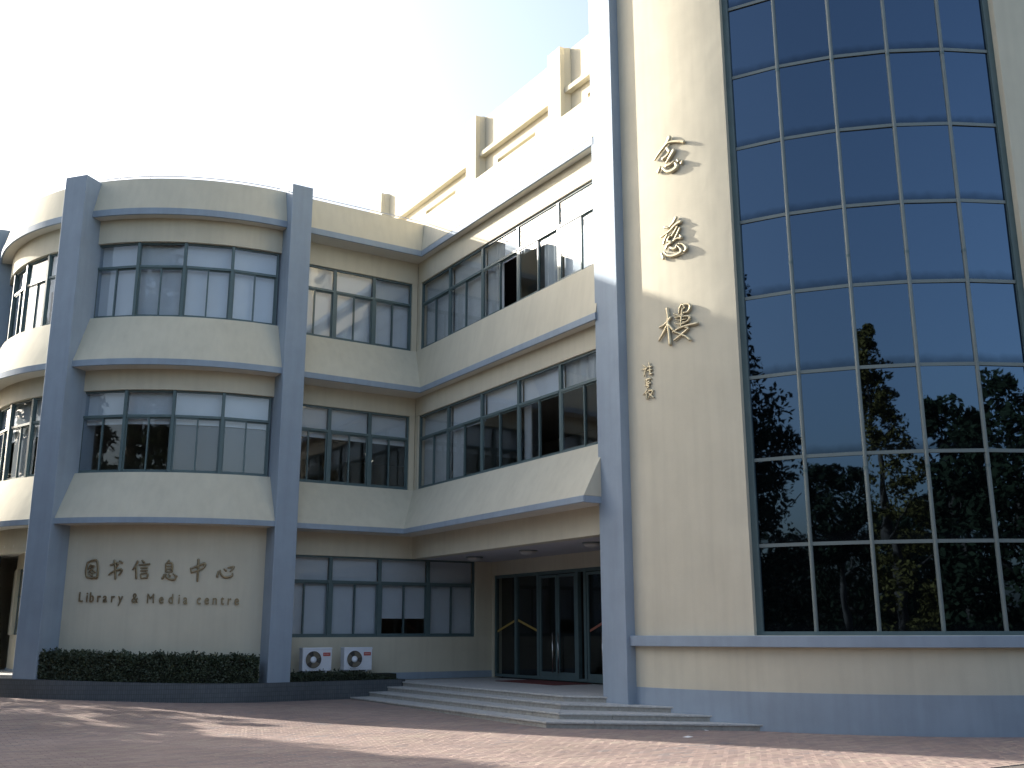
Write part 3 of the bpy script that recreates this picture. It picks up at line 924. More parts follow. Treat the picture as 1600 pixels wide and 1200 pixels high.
o = bpy.data.objects.new('planter_wall', me); col.objects.link(o); o.parent = pl
bm = bmesh.new(); bm.from_mesh(me); bmesh.ops.recalc_face_normals(bm, faces=bm.faces); bm.to_mesh(me); bm.free()
smooth_by_angle(o, 30)
q = MB()
pts = [inward(p, 0.14)+(p[2]-0.03,) for p in path]
inn = [inward(p, 0.9)+(p[2]-0.03,) for p in path]
for i in range(len(pts)-1):
    q.add([pts[i], pts[i+1], inn[i+1], inn[i]], [(0, 1, 2, 3)])
q.build('soil', SOIL, pl)
q = MB(); q.box(-0.72, -0.95, -0.1, -0.60, -0.001, 0.478); q.build('planter_end_wall', TILE, pl)

# ---------------------------------------------------------------- foliage
def leaf_mesh(name, centers, size, material, seed, aspect=0.55, droop=0.0):
    rg = np.random.default_rng(seed); n = len(centers)
    c = np.asarray(centers, float)
    u = rg.normal(size=(n, 3)); u /= np.linalg.norm(u, axis=1)[:, None]
    t = rg.normal(size=(n, 3)); v = np.cross(u, t); v /= np.linalg.norm(v, axis=1)[:, None]
    s = size*rg.uniform(0.65, 1.35, n)[:, None]
    P = np.stack([c-u*s*0.5, c+v*s*aspect*0.5, c+u*s*0.5, c-v*s*aspect*0.5], axis=1).reshape(-1, 3)
    me = bpy.data.meshes.new(name)
    me.vertices.add(4*n); me.vertices.foreach_set('co', P.ravel())
    me.loops.add(4*n); me.loops.foreach_set('vertex_index', np.arange(4*n, dtype=np.int32))
    me.polygons.add(n); me.polygons.foreach_set('loop_start', np.arange(0, 4*n, 4, dtype=np.int32))
    me.polygons.foreach_set('loop_total', np.full(n, 4, dtype=np.int32))
    me.update(); me.validate(); me.materials.append(material)
    return me
def hedge(name, label, path_fn, n, h_fn, half, leaf, seed, z_fn):
    rg = np.random.default_rng(seed); C_ = []
    core = []
    for i in range(n):
        t = rg.uniform(); x, y, nx, ny = path_fn(t); h = h_fn(t, rg)
        # favour the shell of the hedge
        if rg.uniform() < 0.55: d = rg.choice([-1, 1])*half*(1-abs(rg.normal())*0.15); hz = rg.uniform(0, 1)*h
        else: d = rg.uniform(-half, half); hz = h*(1-abs(rg.normal())*0.06)
        C_.append((x+nx*d, y+ny*d, z_fn(t)+hz))
        if rg.uniform() < 0.022:
            hs = h+rg.uniform(-0.02, 0.10)
            for q_ in range(4): C_.append((x+nx*d*0.8+rg.normal()*0.012, y+ny*d*0.8+rg.normal()*0.012, z_fn(t)+hs-q_*0.02))
    me = leaf_mesh(name, C_, leaf, LEAF, seed)
    o = bpy.data.objects.new(name, me); col.objects.link(o)
    tag(o, label, 'hedge', None, 'stuff')
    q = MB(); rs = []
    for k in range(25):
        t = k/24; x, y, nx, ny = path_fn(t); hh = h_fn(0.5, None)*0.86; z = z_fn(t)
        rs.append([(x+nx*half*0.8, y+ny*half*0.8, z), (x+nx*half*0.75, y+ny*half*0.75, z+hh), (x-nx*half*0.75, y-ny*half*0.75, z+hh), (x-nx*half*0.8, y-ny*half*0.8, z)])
    q.rings(rs); q.build('shade_core', LEAFC, o)  # solid core behind the leaves, coloured dark in place of inner shade
    return o
def hp(t):
    a = -138.6+t*(138.6-92.6); r_ = 6.08
    return (BC[0]+r_*math.cos(R(a)), BC[1]+r_*math.sin(R(a)), math.cos(R(a)), math.sin(R(a)))
def hh1(t, rg):
    if rg is None: return 0.56
    return 0.58+0.018*math.sin(t*37)+0.014*math.sin(t*91+1)+abs(rg.normal())*0.022
hedge('hedge', 'dark clipped hedge in the planter below the library lettering', hp, 26000, hh1, 0.22, 0.062, 3, lambda t: ptop(-136.5+t*43.5)-0.03)
def hp2(t): return (-3.5+t*2.75, -0.50, 0, -1)
def hh2(t, rg):
    b = 0.20 if rg is None else 0.21+0.02*math.sin(t*50)+rg.normal()*0.01
    return b*(1 if t < 0.65 else max(0.18, 1-(t-0.65)*2.2))
hedge('low_ground_cover', 'very low dark ground cover under the two air conditioners', hp2, 9000, hh2, 0.34, 0.04, 5, lambda t: 0.44)

# ---------------------------------------------------------------- air conditioners
def ac_unit(x, label):
    t = thing('air_conditioner', label, 'air conditioner', (x, -0.30, 0.70), 0, 'outdoor air-conditioning units')
    W, H, D = 0.74, 0.53, 0.27
    q = MB(); q.box(0, -D, 0, W, -0.04, H); q.build('casing', WHITEP, t, bevel=0.014)
    q = MB(); q.box(-0.006, -D-0.006, H-0.035, W+0.006, -0.035, H+0.012); q.build('top_cover', WHITEP, t, bevel=0.01)
    cx, cz, rr = 0.27, 0.262, 0.205
    q = MB(); ring = []
    for r_, y in ((rr+0.012, -D-0.001), (rr+0.012, -D-0.018), (rr-0.006, -D-0.018), (rr-0.006, -D-0.001)):
        ring.append((r_, y))
    rs = []
    for k in range(37):
        a = 2*math.pi*k/36; rs.append([(cx+r_*math.cos(a), y, cz+r_*math.sin(a)) for r_, y in ring])
    q.rings(rs, caps=False); q.build('fan_ring', WHITEP, t, smooth=True)
    q = MB(); q.add([(cx+rr*math.cos(2*math.pi*k/32), -D-0.002, cz+rr*math.sin(2*math.pi*k/32)) for k in range(32)]+[(cx+rr*math.cos(2*math.pi*k/32), -D-0.0005, cz+rr*math.sin(2*math.pi*k/32)) for k in range(32)],
        [tuple(range(32)), tuple(range(63, 31, -1))]+[(i, (i+1) % 32, (i+1) % 32+32, i+32) for i in range(32)]); q.build('fan_opening', DARKP, t)
    for b_ in range(3):
        q = MB(); A_ = []; B_ = []
        for k in range(7):
            a = 2*math.pi*b_/3+k*0.23
            A_.append((cx+0.05*math.cos(a), -D-0.004-0.001*k, cz+0.05*math.sin(a)))
            B_.append((cx+(rr-0.02)*math.cos(a+0.25), -D-0.004-0.001*k, cz+(rr-0.02)*math.sin(a+0.25)))
        q.v = A_+B_; q.f = [(i, i+1, i+8, i+7) for i in range(6)]
        o = q.build('fan_blade', FANM, t); so_ = o.modifiers.new('thick', 'SOLIDIFY'); so_.thickness = 0.002
    q = MB()
    for r_ in np.linspace(0.075, rr-0.01, 8):
        q.tube([(cx+r_*math.cos(2*math.pi*k/24), -D-0.014, cz+r_*math.sin(2*math.pi*k/24)) for k in range(25)], 0.0016, 4)
    for k in range(8):
        a = 2*math.pi*k/8; q.tube([(cx+0.06*math.cos(a), -D-0.014, cz+0.06*math.sin(a)), (cx+rr*math.cos(a), -D-0.014, cz+rr*math.sin(a))], 0.002, 4)
    q.build('fan_grille', FANM, t)
    q = MB(); rs = []
    for k in range(25):
        a = 2*math.pi*k/24; rs.append([(cx, -D-0.012, cz), (cx+0.078*math.cos(a), -D-0.012, cz+0.078*math.sin(a)), (cx+0.07*math.cos(a), -D-0.024, cz+0.07*math.sin(a)), (cx, -D-0.026, cz)])
    q.rings(rs, caps=False); q.build('fan_hub_cover', WHITEP, t, smooth=True)
    q = MB(); q.box(0.515, -D-0.004, 0.345, 0.70, -D-0.0005, 0.425); lb = q.build('brand_label', REDP, t)
    q = MB()
    xx = 0.537
    for wd in (0.020, 0.012, 0.020, 0.012, 0.020, 0.016, 0.018):
        q.box(xx, -D-0.0055, 0.370, xx+0.004, -D-0.004, 0.400)
        q.box(xx+0.004, -D-0.0055, 0.394, xx+wd-0.004, -D-0.004, 0.400)
        q.box(xx+0.004, -D-0.0055, 0.380, xx+wd-0.006, -D-0.004, 0.386)
        xx += wd+0.004
    q.build('label_lettering', WHITEL, lb)
    for fx in (0.10, 0.58):
        q = MB(); q.box(fx, -D+0.02, -0.035, fx+0.05, 0.30, -0.001); q.build('wall_bracket', WHITEP, t)
    q = MB()
    for z in (0.09, 0.15, 0.24): q.box(W+0.001, -0.16, z, W+0.022, -0.12, z+0.025)
    q.tube([(W+0.01, -0.14, 0.10), (W+0.06, -0.10, 0.07), (W+0.07, 0.0, 0.03), (W+0.07, 0.28, 0.02)], 0.010, 6)
    q.build('service_valve', DARKP, t)
    return t
ac_unit(-3.13, 'white air conditioner next to the blue pillar, left of the pair')
ac_unit(-2.07, 'white air conditioner farther from the blue pillar, right of the pair')

# ---------------------------------------------------------------- ceiling lamps under the canopy
def ceiling_lamp(x, y, label):
    t = thing('ceiling_lamp', label, 'ceiling lamp', (x, y, ZC), 0, 'round lamps under the entrance canopy')
    q = MB(); rs = []
    for r_, z in ((0.10, -0.001), (0.22, -0.001), (0.22, -0.025), (0.20, -0.03)):
        rs.append([(r_*math.cos(2*math.pi*k/28), r_*math.sin(2*math.pi*k/28), z) for k in range(28)])
    q.rings(rs); smooth_by_angle(q.build('base_rim', MULL, t), 30)
    q = MB(); rs = []
    for k in range(7):
        th = k/6*math.pi/2; rs.append([(0.20*math.cos(th)*math.cos(2*math.pi*j/28)+0.0001, 0.20*math.cos(th)*math.sin(2*math.pi*j/28), -0.03-0.085*math.sin(th)) for j in range(28)])
    q.rings(rs); q.build('glass_bowl', LAMPM, t, smooth=True)
ceiling_lamp(1.0, -1.55, 'unlit bowl lamp under the canopy, nearest the inner corner')
ceiling_lamp(1.0, -4.06, 'unlit bowl lamp under the canopy, middle of the three')
ceiling_lamp(0.98, -6.62, 'unlit bowl lamp under the canopy, half hidden by the blue pier')

# ---------------------------------------------------------------- doormat, litter
q = MB(); q.box(1.35, -4.6, 0.4205, 2.38, -2.0, 0.432)
tag(q.build('doormat', MAT_RED), 'dark red doormat on the landing before the glass doors', 'doormat')
def scrap(x, y, w_, d_, rz, label):
    q = MB(); zg = gz(x, y)
    q.loft([(-w_/2, -d_/2, 0.002), (w_/2, -d_/2, 0.003), (w_/2, d_/2, 0.012), (-w_/2, d_/2, 0.004)], [(-w_/2, -d_/2, 0.003), (w_/2, -d_/2, 0.004), (w_/2, d_/2, 0.013), (-w_/2, d_/2, 0.005)])
    o = q.build('paper_scrap', PAPER); o.location = (x, y, zg); o.rotation_euler = (0, 0, rz)
    tag(o, label, 'litter', 'scraps of paper on the pavers')
scrap(-1.06, -11.73, 0.16, 0.10, 0.3, 'white paper scrap lying on the pavers out from the steps')
scrap(-0.05, -11.05, 0.09, 0.06, 1.2, 'tiny pale paper scrap close to the lowest step')

# ---------------------------------------------------------------- lettering
TOWER_CHARS={'nian': [[(-165.131, 11.099, 0.0362), (-165.617, 10.995, 0.0296), (-167.033, 10.86, 0.0198), (-168.283, 10.725, 0.0092)], [(-165.686, 10.984, 0.0164), (-164.672, 10.977, 0.0223), (-163.204, 10.927, 0.0248), (-162.431, 10.887, 0.0286)], [(-165.722, 10.889, 0.0263), (-165.188, 10.784, 0.0288)], [(-164.37, 10.786, 0.0359), (-165.168, 10.674, 0.0313), (-165.97, 10.576, 0.0131)], [(-165.454, 10.754, 0.0222), (-166.048, 10.709, 0.0236), (-166.704, 10.688, 0.0289)], [(-167.088, 10.538, 0.0131), (-167.651, 10.444, 0.0314)], [(-166.711, 10.496, 0.0196), (-165.91, 10.396, 0.026), (-164.907, 10.37, 0.0311), (-163.955, 10.422, 0.0324), (-164.292, 10.51, 0.0156)], [(-166.056, 10.518, 0.03), (-165.23, 10.512, 0.0221), (-164.398, 10.555, 0.0117)], [(-163.839, 10.56, 0.0195), (-163.587, 10.514, 0.022)], [(-162.764, 10.506, 0.0103), (-163.124, 10.452, 0.0258)]], 'ci': [[(-164.49, 9.376, 0.0317), (-165.082, 9.283, 0.0241), (-165.79, 9.227, 0.014)], [(-163.624, 9.261, 0.0348), (-164.734, 9.225, 0.0279), (-165.89, 9.131, 0.0216), (-167.579, 9.062, 0.0102)], [(-166.797, 9.249, 0.023), (-166.05, 9.207, 0.0216)], [(-164.321, 9.185, 0.0164), (-164.909, 9.092, 0.0202), (-165.493, 9.026, 0.0139)], [(-163.852, 9.143, 0.0177), (-164.445, 9.025, 0.0214), (-165.166, 8.91, 0.0164)], [(-163.914, 8.988, 0.0214), (-163.661, 8.927, 0.0276), (-164.479, 8.94, 0.0189), (-165.227, 8.912, 0.0151)], [(-166.289, 9.079, 0.0216), (-166.761, 9.008, 0.0254), (-167.146, 8.908, 0.014)], [(-165.801, 9.036, 0.019), (-166.337, 8.954, 0.0215), (-165.505, 8.898, 0.0252), (-166.372, 8.863, 0.0278), (-166.72, 8.782, 0.0164)], [(-167.575, 8.731, 0.0253), (-167.232, 8.614, 0.0278)], [(-167.056, 8.74, 0.0177), (-166.327, 8.651, 0.0252), (-165.098, 8.613, 0.0289), (-163.746, 8.656, 0.0313), (-164.36, 8.779, 0.0113)], [(-165.771, 8.791, 0.0252), (-164.923, 8.745, 0.0276), (-164.549, 8.825, 0.0101)], [(-164.28, 8.829, 0.01), (-163.453, 8.79, 0.0188), (-162.84, 8.694, 0.0299), (-163.216, 8.64, 0.0225)]], 'lou': [[(-166.962, 7.6, 0.0335), (-166.804, 7.424, 0.0315), (-166.886, 7.311, 0.0334), (-166.774, 7.118, 0.0333), (-166.644, 6.878, 0.0368)], [(-168.59, 7.256, 0.0149), (-167.42, 7.296, 0.0278), (-166.29, 7.401, 0.0315)], [(-168.784, 7.0, 0.013), (-167.765, 7.143, 0.026), (-166.934, 7.284, 0.0315)], [(-166.769, 7.274, 0.0278), (-165.895, 7.138, 0.0313)], [(-164.08, 7.608, 0.0184), (-164.556, 7.537, 0.0221), (-164.74, 7.437, 0.0166)], [(-163.996, 7.594, 0.0184), (-162.861, 7.573, 0.0257), (-162.662, 7.507, 0.0275), (-163.093, 7.433, 0.0238), (-163.884, 7.432, 0.0165)], [(-163.996, 7.594, 0.0148), (-163.628, 7.541, 0.0129), (-163.857, 7.5, 0.011)], [(-165.713, 7.46, 0.013), (-164.791, 7.398, 0.0203), (-163.898, 7.398, 0.0147)], [(-164.025, 7.523, 0.0184), (-164.312, 7.341, 0.0202), (-164.529, 7.157, 0.022)], [(-165.492, 7.371, 0.0129), (-164.622, 7.371, 0.0166), (-163.042, 7.343, 0.0238), (-162.819, 7.295, 0.0238), (-163.256, 7.249, 0.0201), (-164.136, 7.249, 0.0147)], [(-165.361, 7.333, 0.0111), (-164.651, 7.3, 0.0147), (-163.55, 7.299, 0.0128)], [(-165.603, 7.275, 0.0129), (-164.754, 7.223, 0.0202), (-163.614, 7.229, 0.0165)], [(-166.098, 7.092, 0.0129), (-164.892, 7.147, 0.0239), (-163.289, 7.169, 0.0256), (-161.485, 7.169, 0.0327)], [(-163.687, 7.137, 0.0183), (-163.172, 7.113, 0.0237), (-164.043, 7.042, 0.0238), (-165.922, 6.931, 0.0129)], [(-165.813, 7.113, 0.0166), (-164.755, 7.04, 0.022), (-163.72, 6.969, 0.0256), (-162.922, 6.88, 0.0309)]], 'sig_a': [[(-172.438, 6.612, 0.0112), (-171.766, 6.557, 0.0187)], [(-172.622, 6.516, 0.0112), (-171.468, 6.523, 0.0168)], [(-171.062, 6.623, 0.0205), (-170.898, 6.514, 0.0186), (-170.903, 6.391, 0.0167)], [(-171.566, 6.539, 0.0168), (-171.899, 6.48, 0.0187), (-172.144, 6.381, 0.0168)], [(-171.564, 6.545, 0.0112), (-170.484, 6.538, 0.0167)], [(-171.445, 6.473, 0.013), (-170.508, 6.474, 0.0167)], [(-171.209, 6.392, 0.013), (-170.496, 6.398, 0.0185)]], 'sig_b': [[(-172.05, 6.297, 0.013), (-170.773, 6.306, 0.0185)], [(-171.38, 6.316, 0.0167), (-171.886, 6.232, 0.0186), (-171.116, 6.257, 0.0167), (-171.753, 6.201, 0.0149), (-170.846, 6.219, 0.0185)], [(-172.089, 6.189, 0.0112), (-171.189, 6.17, 0.0167), (-171.571, 6.134, 0.0186)]], 'sig_c': [[(-171.585, 6.097, 0.0186), (-172.487, 6.018, 0.0112)], [(-171.808, 6.051, 0.0167), (-171.773, 5.924, 0.0185)], [(-171.113, 6.102, 0.0185), (-171.448, 6.024, 0.013)], [(-171.269, 6.064, 0.013), (-170.459, 6.069, 0.0185), (-170.813, 5.983, 0.0166)], [(-171.245, 6.02, 0.013), (-170.373, 5.927, 0.0203)], [(-170.886, 6.003, 0.0148), (-171.442, 5.93, 0.0111)]]}
BAY_CHARS={'tu': [[(-131.71, 3.173, 0.0147), (-131.935, 2.995, 0.0206), (-131.602, 2.845, 0.0177)], [(-131.798, 3.173, 0.0147), (-130.543, 3.224, 0.0191), (-129.446, 3.218, 0.022), (-129.006, 3.032, 0.0205), (-129.017, 2.842, 0.0205), (-129.507, 2.822, 0.0117)], [(-131.613, 2.855, 0.0147), (-130.284, 2.827, 0.0176), (-129.084, 2.853, 0.0147)], [(-130.798, 3.134, 0.0177), (-131.378, 3.021, 0.0118)], [(-131.097, 3.087, 0.0118), (-130.022, 3.107, 0.0162), (-130.624, 3.02, 0.0147), (-131.31, 2.955, 0.0103)], [(-130.833, 3.055, 0.0132), (-129.525, 2.953, 0.0176)], [(-130.741, 2.965, 0.0147), (-130.075, 2.933, 0.0147)], [(-131.039, 2.918, 0.0147), (-130.189, 2.875, 0.0162)]], 'shu': [[(-126.148, 3.115, 0.0131), (-124.332, 3.167, 0.0189), (-124.722, 3.056, 0.016)], [(-126.273, 2.893, 0.0131), (-125.246, 2.972, 0.0175), (-123.444, 3.024, 0.0203), (-123.529, 2.937, 0.0189), (-123.971, 2.887, 0.0131)], [(-125.205, 3.225, 0.0204), (-124.862, 3.029, 0.0204), (-124.651, 2.798, 0.0175)], [(-124.043, 3.209, 0.0145), (-123.3, 3.166, 0.0203)]], 'xin': [[(-119.807, 3.208, 0.0217), (-120.242, 3.095, 0.0188), (-120.859, 3.007, 0.0101)], [(-120.143, 3.102, 0.0174), (-119.848, 2.813, 0.0188)], [(-118.869, 3.224, 0.0173), (-118.352, 3.172, 0.0202)], [(-119.468, 3.118, 0.013), (-117.068, 3.14, 0.0187)], [(-119.042, 3.05, 0.013), (-117.528, 3.061, 0.0159)], [(-118.99, 2.986, 0.013), (-117.477, 2.997, 0.0159)], [(-118.93, 2.913, 0.0144), (-118.743, 2.813, 0.0144)], [(-118.93, 2.913, 0.0116), (-117.423, 2.929, 0.0159), (-117.439, 2.818, 0.0159)], [(-118.747, 2.818, 0.0115), (-117.447, 2.829, 0.0144)]], 'xi': [[(-112.817, 3.228, 0.0187), (-113.284, 3.158, 0.0129)], [(-113.487, 3.153, 0.0158), (-113.344, 2.962, 0.0158)], [(-113.487, 3.153, 0.0129), (-112.149, 3.165, 0.0172), (-112.001, 2.963, 0.0172)], [(-113.388, 3.089, 0.0101), (-112.15, 3.096, 0.0115)], [(-113.342, 3.029, 0.0101), (-112.105, 3.035, 0.0115)], [(-113.344, 2.962, 0.0115), (-112.007, 2.971, 0.0115)], [(-113.668, 2.912, 0.0129), (-114.0, 2.804, 0.0216)], [(-113.309, 2.915, 0.0129), (-112.932, 2.825, 0.0187), (-111.41, 2.79, 0.0215), (-111.052, 2.864, 0.01)], [(-112.689, 2.915, 0.0129), (-112.292, 2.868, 0.0187)], [(-111.712, 2.921, 0.0129), (-110.842, 2.859, 0.0201)]], 'zhong': [[(-107.937, 3.058, 0.0143), (-107.602, 2.947, 0.0186)], [(-107.926, 3.042, 0.0129), (-106.467, 3.105, 0.0186), (-104.846, 3.169, 0.0229), (-105.091, 3.067, 0.0186), (-106.145, 3.012, 0.0158), (-107.609, 2.957, 0.0129)], [(-106.314, 3.263, 0.0201), (-106.249, 3.012, 0.0215), (-106.228, 2.752, 0.0158)]], 'xin2': [[(-101.7, 2.998, 0.0115), (-101.93, 2.864, 0.0215)], [(-101.319, 3.021, 0.0129), (-101.075, 2.927, 0.0172), (-100.16, 2.857, 0.0215), (-98.664, 2.886, 0.0215), (-98.44, 2.957, 0.0101)], [(-100.469, 3.054, 0.0115), (-99.906, 3.002, 0.0187)], [(-99.581, 3.078, 0.0129), (-98.207, 3.102, 0.0201), (-99.046, 2.987, 0.0129)]]}
BAY_LETTERS=[('L', -132.63, 2.294, 0.241), ('i', -131.03, 2.29, 0.241), ('b', -129.88, 2.288, 0.24), ('r', -128.19, 2.284, 0.24), ('a', -126.66, 2.28, 0.24), ('r', -124.88, 2.276, 0.24), ('y', -123.07, 2.272, 0.24), ('&', -119.81, 2.265, 0.24), ('M', -116.29, 2.257, 0.24), ('e', -113.89, 2.253, 0.24), ('d', -111.78, 2.249, 0.24), ('i', -109.99, 2.245, 0.241), ('a', -108.58, 2.243, 0.241), ('c', -105.62, 2.238, 0.242), ('e', -103.87, 2.236, 0.242), ('n', -102.07, 2.233, 0.243), ('t', -100.37, 2.231, 0.243), ('r', -98.84, 2.229, 0.244), ('e', -97.11, 2.227, 0.245)]


def stroke_solid(mb, c, r_wall, pts, standoff, thick, fat=1.3):
    """brush stroke: swept flattened oval following the curved wall"""
    P = []
    for a, z, hw_ in pts: P.append((R(a), z, hw_))
    # densify with smoothing
    Q = []
    n = len(P)
    for i in range(n-1):
        p0 = P[max(i-1, 0)]; p1 = P[i]; p2 = P[i+1]; p3 = P[min(i+2, n-1)]
        for k in range(5):
            t = k/5
            Q.append(tuple(0.5*((2*p1[j])+(-p0[j]+p2[j])*t+(2*p0[j]-5*p1[j]+4*p2[j]-p3[j])*t*t+(-p0[j]+3*p1[j]-3*p2[j]+p3[j])*t**3) for j in range(3)))
    Q.append(P[-1])
    # rounded ends
    rings = []
    ns = 10
    def frame(i):
        a0, z0, _ = Q[max(i-1, 0)]; a1, z1, _ = Q[min(i+1, len(Q)-1)]
        du, dz = (a1-a0)*r_wall, z1-z0; L_ = math.hypot(du, dz) or 1e-6
        return du/L_, dz/L_
    def ring(a, z, hw_, du, dz, sc_):
        out = []
        for k in range(ns):
            th = 2*math.pi*k/ns
            s_ = hw_*sc_*math.cos(th); h = thick*(0.25+0.75*sc_)*math.sin(th)
            uu = -dz*s_; zz = du*s_; rr = r_wall+standoff+h
            aa = a+uu/r_wall
            out.append((c[0]+rr*math.cos(aa), c[1]+rr*math.sin(aa), z+zz))
        return out
    du, dz = frame(0); a, z, h_ = Q[0]
    rings.append(ring(a-du*h_*0.8/r_wall, z-dz*h_*0.8, h_, du, dz, 0.35))
    for i, (a, z, h_) in enumerate(Q):
        du, dz = frame(i); rings.append(ring(a, z, max(h_, 0.008)*fat, du, dz, 1.0))
    du, dz = frame(len(Q)-1); a, z, h_ = Q[-1]
    rings.append(ring(a+du*h_*0.8/r_wall, z+dz*h_*0.8, h_, du, dz, 0.35))
    mb.rings(rings)

def character(name, strokes, c, rw, material, parent, standoff, thick, pins=True, fat=1.3):
    q = MB()
    for s_ in strokes: stroke_solid(q, c, rw, s_, standoff, thick, fat)
    if pins:
        for s_ in strokes:
            a, z, _ = s_[len(s_)//2]; a = R(a)
            q.tube([(c[0]+(rw-0.01)*math.cos(a), c[1]+(rw-0.01)*math.sin(a), z), (c[0]+(rw+standoff)*math.cos(a), c[1]+(rw+standoff)*math.sin(a), z)], 0.006, 5)
    o = q.build(name, material, parent, smooth=True)
    return o
for key, lab in (('nian', 'gilded brush character 念, top of the three on the tower wall'), ('ci', 'gilded brush character 慈, middle of the three on the tower wall'), ('lou', 'gilded brush character 樓 at the shadow edge, lowest of the three large ones')):
    t = thing('gilded_character', lab, 'wall lettering', (0, 0, 0), 0, 'large gilded characters on the tower wall')
    character('character_strokes', TOWER_CHARS[key], TC, 6.83, GOLD, t, 0.036, 0.026, fat={'nian': 1.45, 'ci': 1.2, 'lou': 1.0}[key])
for key, lab in (('sig_a', 'small bronze signature character, top of the three under the large ones'), ('sig_b', 'small bronze signature character, middle of the three under the large ones'), ('sig_c', 'small bronze signature character, lowest of the three under the large ones')):
    t = thing('signature_character', lab, 'wall lettering', (0, 0, 0), 0, 'small signature characters on the tower wall')
    character('character_strokes', TOWER_CHARS[key], TC, 6.83, GOLD, t, 0.03, 0.014, fat=1.0)
for key, ch in (('tu', '图'), ('shu', '书'), ('xin', '信'), ('xi', '息'), ('zhong', '中'), ('xin2', '心')):
    t = thing('bronze_character', {'tu': 'leftmost bronze Chinese character above the English lettering', 'shu': 'second bronze Chinese character from the left', 'xin': 'third bronze Chinese character from the left', 'xi': 'fourth bronze Chinese character from the left', 'zhong': 'fifth bronze Chinese character, with a long vertical stroke', 'xin2': 'rightmost bronze Chinese character, low and wide'}[key], 'wall lettering', (0, 0, 0), 0, 'bronze characters above the English lettering')
    character('character_strokes', BAY_CHARS[key], BC, 5.72, BRONZE, t, 0.028, 0.014)
def glyph_mesh(chr_, h):
    cu = bpy.data.curves.new('glyph', 'FONT'); cu.body = chr_; cu.size = 1.0; cu.extrude = 0.045; cu.align_x = 'CENTER'; cu.offset = 0.0 if chr_ == 'M' else 0.008
    ob = bpy.data.objects.new('glyph', cu); col.objects.link(ob)
    bpy.context.view_layer.update()
    me = bpy.data.meshes.new_from_object(ob.evaluated_get(bpy.context.evaluated_depsgraph_get()))
    bpy.data.objects.remove(ob); me.name = 'letter'
    return me
ORD = {}
words = {0: 'Library', 7: '&', 8: 'Media', 13: 'centre'}
cur_word = ''
cnt = {}
for i, (chr_, a, z, h) in enumerate(BAY_LETTERS):
    if i in words: cur_word = words[i]; cnt = {}
    cnt[chr_] = cnt.get(chr_, 0)+1
    me = glyph_mesh(chr_, h)
    # capital height of the built-in face is about 0.73 of its size
    sc_ = h/0.72
    ar = R(a)
    M = Matrix.Translation((BC[0]+5.745*math.cos(ar), BC[1]+5.745*math.sin(ar), z)) @ Matrix.Rotation(ar+math.pi/2, 4, 'Z') @ Matrix.Rotation(math.pi/2, 4, 'X') @ Matrix.Diagonal((sc_*0.72, sc_*0.94, sc_*0.6, 1))
    me.transform(M); me.materials.clear(); me.materials.append(BRONZE)
    cxm = Vector((BC[0]+5.745*math.cos(ar), BC[1]+5.745*math.sin(ar), z))
    me.transform(Matrix.Translation(-cxm))
    o = bpy.data.objects.new('bronze_letter', me); col.objects.link(o); o.location = cxm
    rep = {1: '', 2: 'second '}[cnt[chr_]]
    first = 'first ' if (cur_word, chr_) in (('Library', 'r'), ('centre', 'e')) and cnt[chr_] == 1 else ''
    kind_ = 'capital' if chr_.isupper() else 'small'
    if chr_ == '&': lab = 'bronze ampersand between the words Library and Media'
    else: lab = '%s%sbronze %s letter %s of the word %s on the cream wall' % (first, rep, kind_, chr_, cur_word)
    tag(o, lab, 'wall lettering', 'bronze English letters on the round corner')

# ---------------------------------------------------------------- trees round the forecourt (seen in the glass, and as shadows)
def tree(x, y, h, prof, n, leafm, label, seed, leaf=0.27, trunk_r=0.16, base=1.5, clumps=140, crad=0.7, limbs=7, cat='tree', name='tree'):
    """prof(t) -> crown radius at fraction t of the crown height"""
    rg = np.random.default_rng(seed)
    t = thing(name, label, cat, (x, y, gz(x, y)-0.02), 0, 'trees round the forecourt')
    ch = h-base
    cen = []
    for i in range(clumps):
        tt = rg.beta(1.3, 1.25); r_ = prof(tt)*math.sqrt(rg.uniform(0.15, 1)); a = rg.uniform(0, 2*math.pi)
        cen.append((r_*math.cos(a), r_*math.sin(a), base+tt*ch, crad*rg.uniform(0.55, 1.25)*(0.45+0.55*min(1, prof(tt)/max(prof(0.4), .1)))))
    cen = np.array(cen)
    idx = rg.integers(0, clumps, n)
    off = rg.normal(size=(n, 3)); off /= np.linalg.norm(off, axis=1)[:, None]; off *= (rg.uniform(0.2, 1, n)**0.5)[:, None]
    P_ = cen[idx, :3]+off*cen[idx, 3][:, None]*np.array([1, 1, 0.75])
    me = leaf_mesh('crown', P_, leaf, leafm, seed)
    c_ = bpy.data.objects.new('crown', me); col.objects.link(c_); c_.parent = t
    q = MB()
    lean = rg.uniform(-0.2, 0.2, 2)
    q.tube([(0, 0, 0), (lean[0]*0.3, lean[1]*0.3, h*0.3), (lean[0]*0.8, lean[1]*0.8, h*0.6), (lean[0], lean[1], h*0.94)], [trunk_r*1.2, trunk_r, trunk_r*0.6, trunk_r*0.12], 8)
    for i in range(limbs):
        z0 = base*0.9+(ch*0.75)*i/limbs; a = rg.uniform(0, 6.28); L_ = prof((z0+0.8-base)/ch if z0 > base-0.8 else 0.05)*0.9
        q.tube([(0, 0, z0), (L_*0.5*math.cos(a), L_*0.5*math.sin(a), z0+L_*0.35), (L_*math.cos(a), L_*math.sin(a), z0+L_*0.8)], [trunk_r*0.4, trunk_r*0.25, trunk_r*0.06], 6)
    q.build('trunk', BARK, t, smooth=True)
    return t
def cone(rb, p=0.8): return lambda t: rb*max(0.04, (1-t))**p*(0.75+0.25*min(1, t*6))
def ball(rb): return lambda t: rb*math.sqrt(max(0.03, 1-(2*t-1)**2))
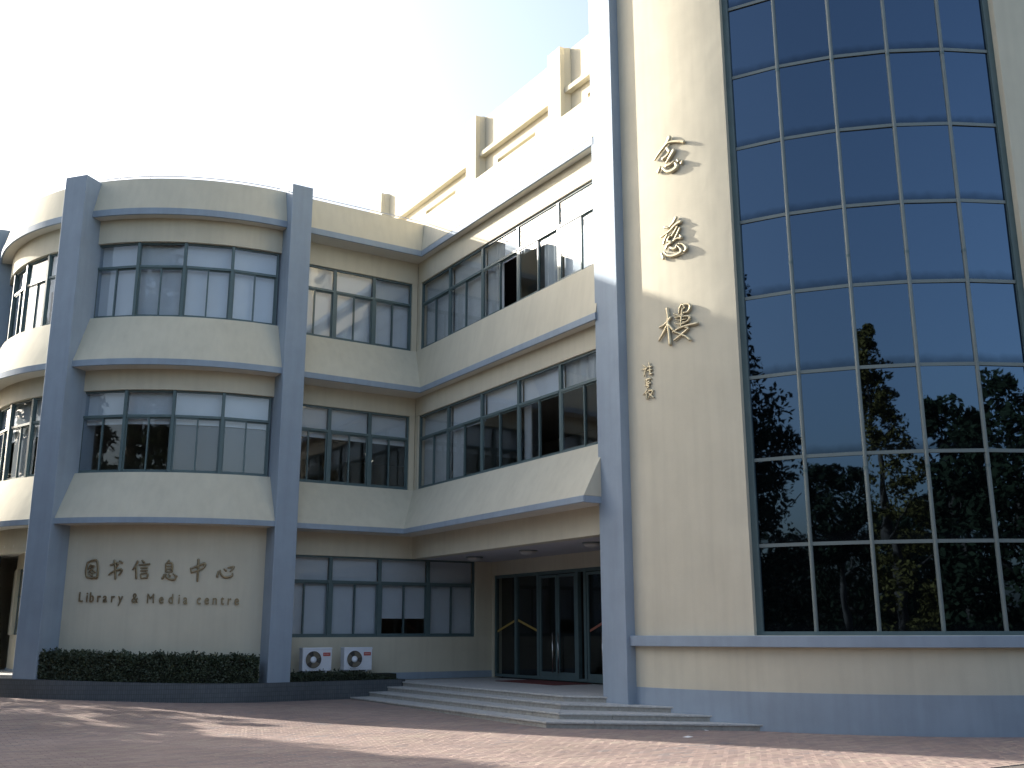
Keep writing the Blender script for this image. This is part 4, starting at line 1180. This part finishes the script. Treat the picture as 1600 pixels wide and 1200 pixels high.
tree(-25.0, -14.8, 23.0, cone(6.4, 0.78), 42000, TLEAF, 'tall dark conical tree left of the forecourt', 11, base=0.8, clumps=420, crad=1.0, trunk_r=0.3)
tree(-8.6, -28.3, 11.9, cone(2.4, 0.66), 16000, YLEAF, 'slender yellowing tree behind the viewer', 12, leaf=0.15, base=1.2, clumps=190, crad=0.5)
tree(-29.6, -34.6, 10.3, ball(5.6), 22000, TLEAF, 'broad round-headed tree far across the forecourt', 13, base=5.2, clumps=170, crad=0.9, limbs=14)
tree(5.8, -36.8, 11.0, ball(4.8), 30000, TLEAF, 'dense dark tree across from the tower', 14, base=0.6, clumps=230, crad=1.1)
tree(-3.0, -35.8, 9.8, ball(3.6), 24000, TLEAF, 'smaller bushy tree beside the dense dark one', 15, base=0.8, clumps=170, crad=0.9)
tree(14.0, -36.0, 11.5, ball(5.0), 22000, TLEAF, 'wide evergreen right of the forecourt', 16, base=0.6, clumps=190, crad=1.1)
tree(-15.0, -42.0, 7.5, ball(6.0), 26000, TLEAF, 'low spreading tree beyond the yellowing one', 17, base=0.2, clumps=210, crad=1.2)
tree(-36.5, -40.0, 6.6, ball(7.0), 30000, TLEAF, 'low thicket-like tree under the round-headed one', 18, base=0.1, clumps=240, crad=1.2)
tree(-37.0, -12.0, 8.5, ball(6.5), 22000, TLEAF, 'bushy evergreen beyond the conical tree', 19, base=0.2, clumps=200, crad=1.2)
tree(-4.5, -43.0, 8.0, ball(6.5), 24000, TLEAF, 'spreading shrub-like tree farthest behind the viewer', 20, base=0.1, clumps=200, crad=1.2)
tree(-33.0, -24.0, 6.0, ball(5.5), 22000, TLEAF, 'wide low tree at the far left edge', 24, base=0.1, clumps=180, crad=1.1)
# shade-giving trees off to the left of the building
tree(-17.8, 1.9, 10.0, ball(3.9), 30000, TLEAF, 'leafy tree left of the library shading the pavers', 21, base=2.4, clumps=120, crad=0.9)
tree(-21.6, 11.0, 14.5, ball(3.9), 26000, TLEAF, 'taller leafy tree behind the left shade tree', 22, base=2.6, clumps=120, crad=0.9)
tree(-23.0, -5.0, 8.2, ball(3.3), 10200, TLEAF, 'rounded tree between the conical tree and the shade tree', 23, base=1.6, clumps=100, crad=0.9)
for i, (x, y, h, lab) in enumerate(((-11.6, 4.1, 5.0, 'rounded shrub just left of the library steps'), (-12.9, 3.4, 5.1, 'rounded shrub next outward from the library'), (-14.2, 2.8, 4.9, 'third rounded shrub left of the library'), (-15.8, 2.0, 5.2, 'outermost rounded shrub left of the library'))):
    tree(x, y, h, ball(1.2), 9000, TLEAF, lab, 30+i, leaf=0.12, trunk_r=0.05, base=0.1, clumps=70, crad=0.35, limbs=5, cat='shrub', name='shrub')
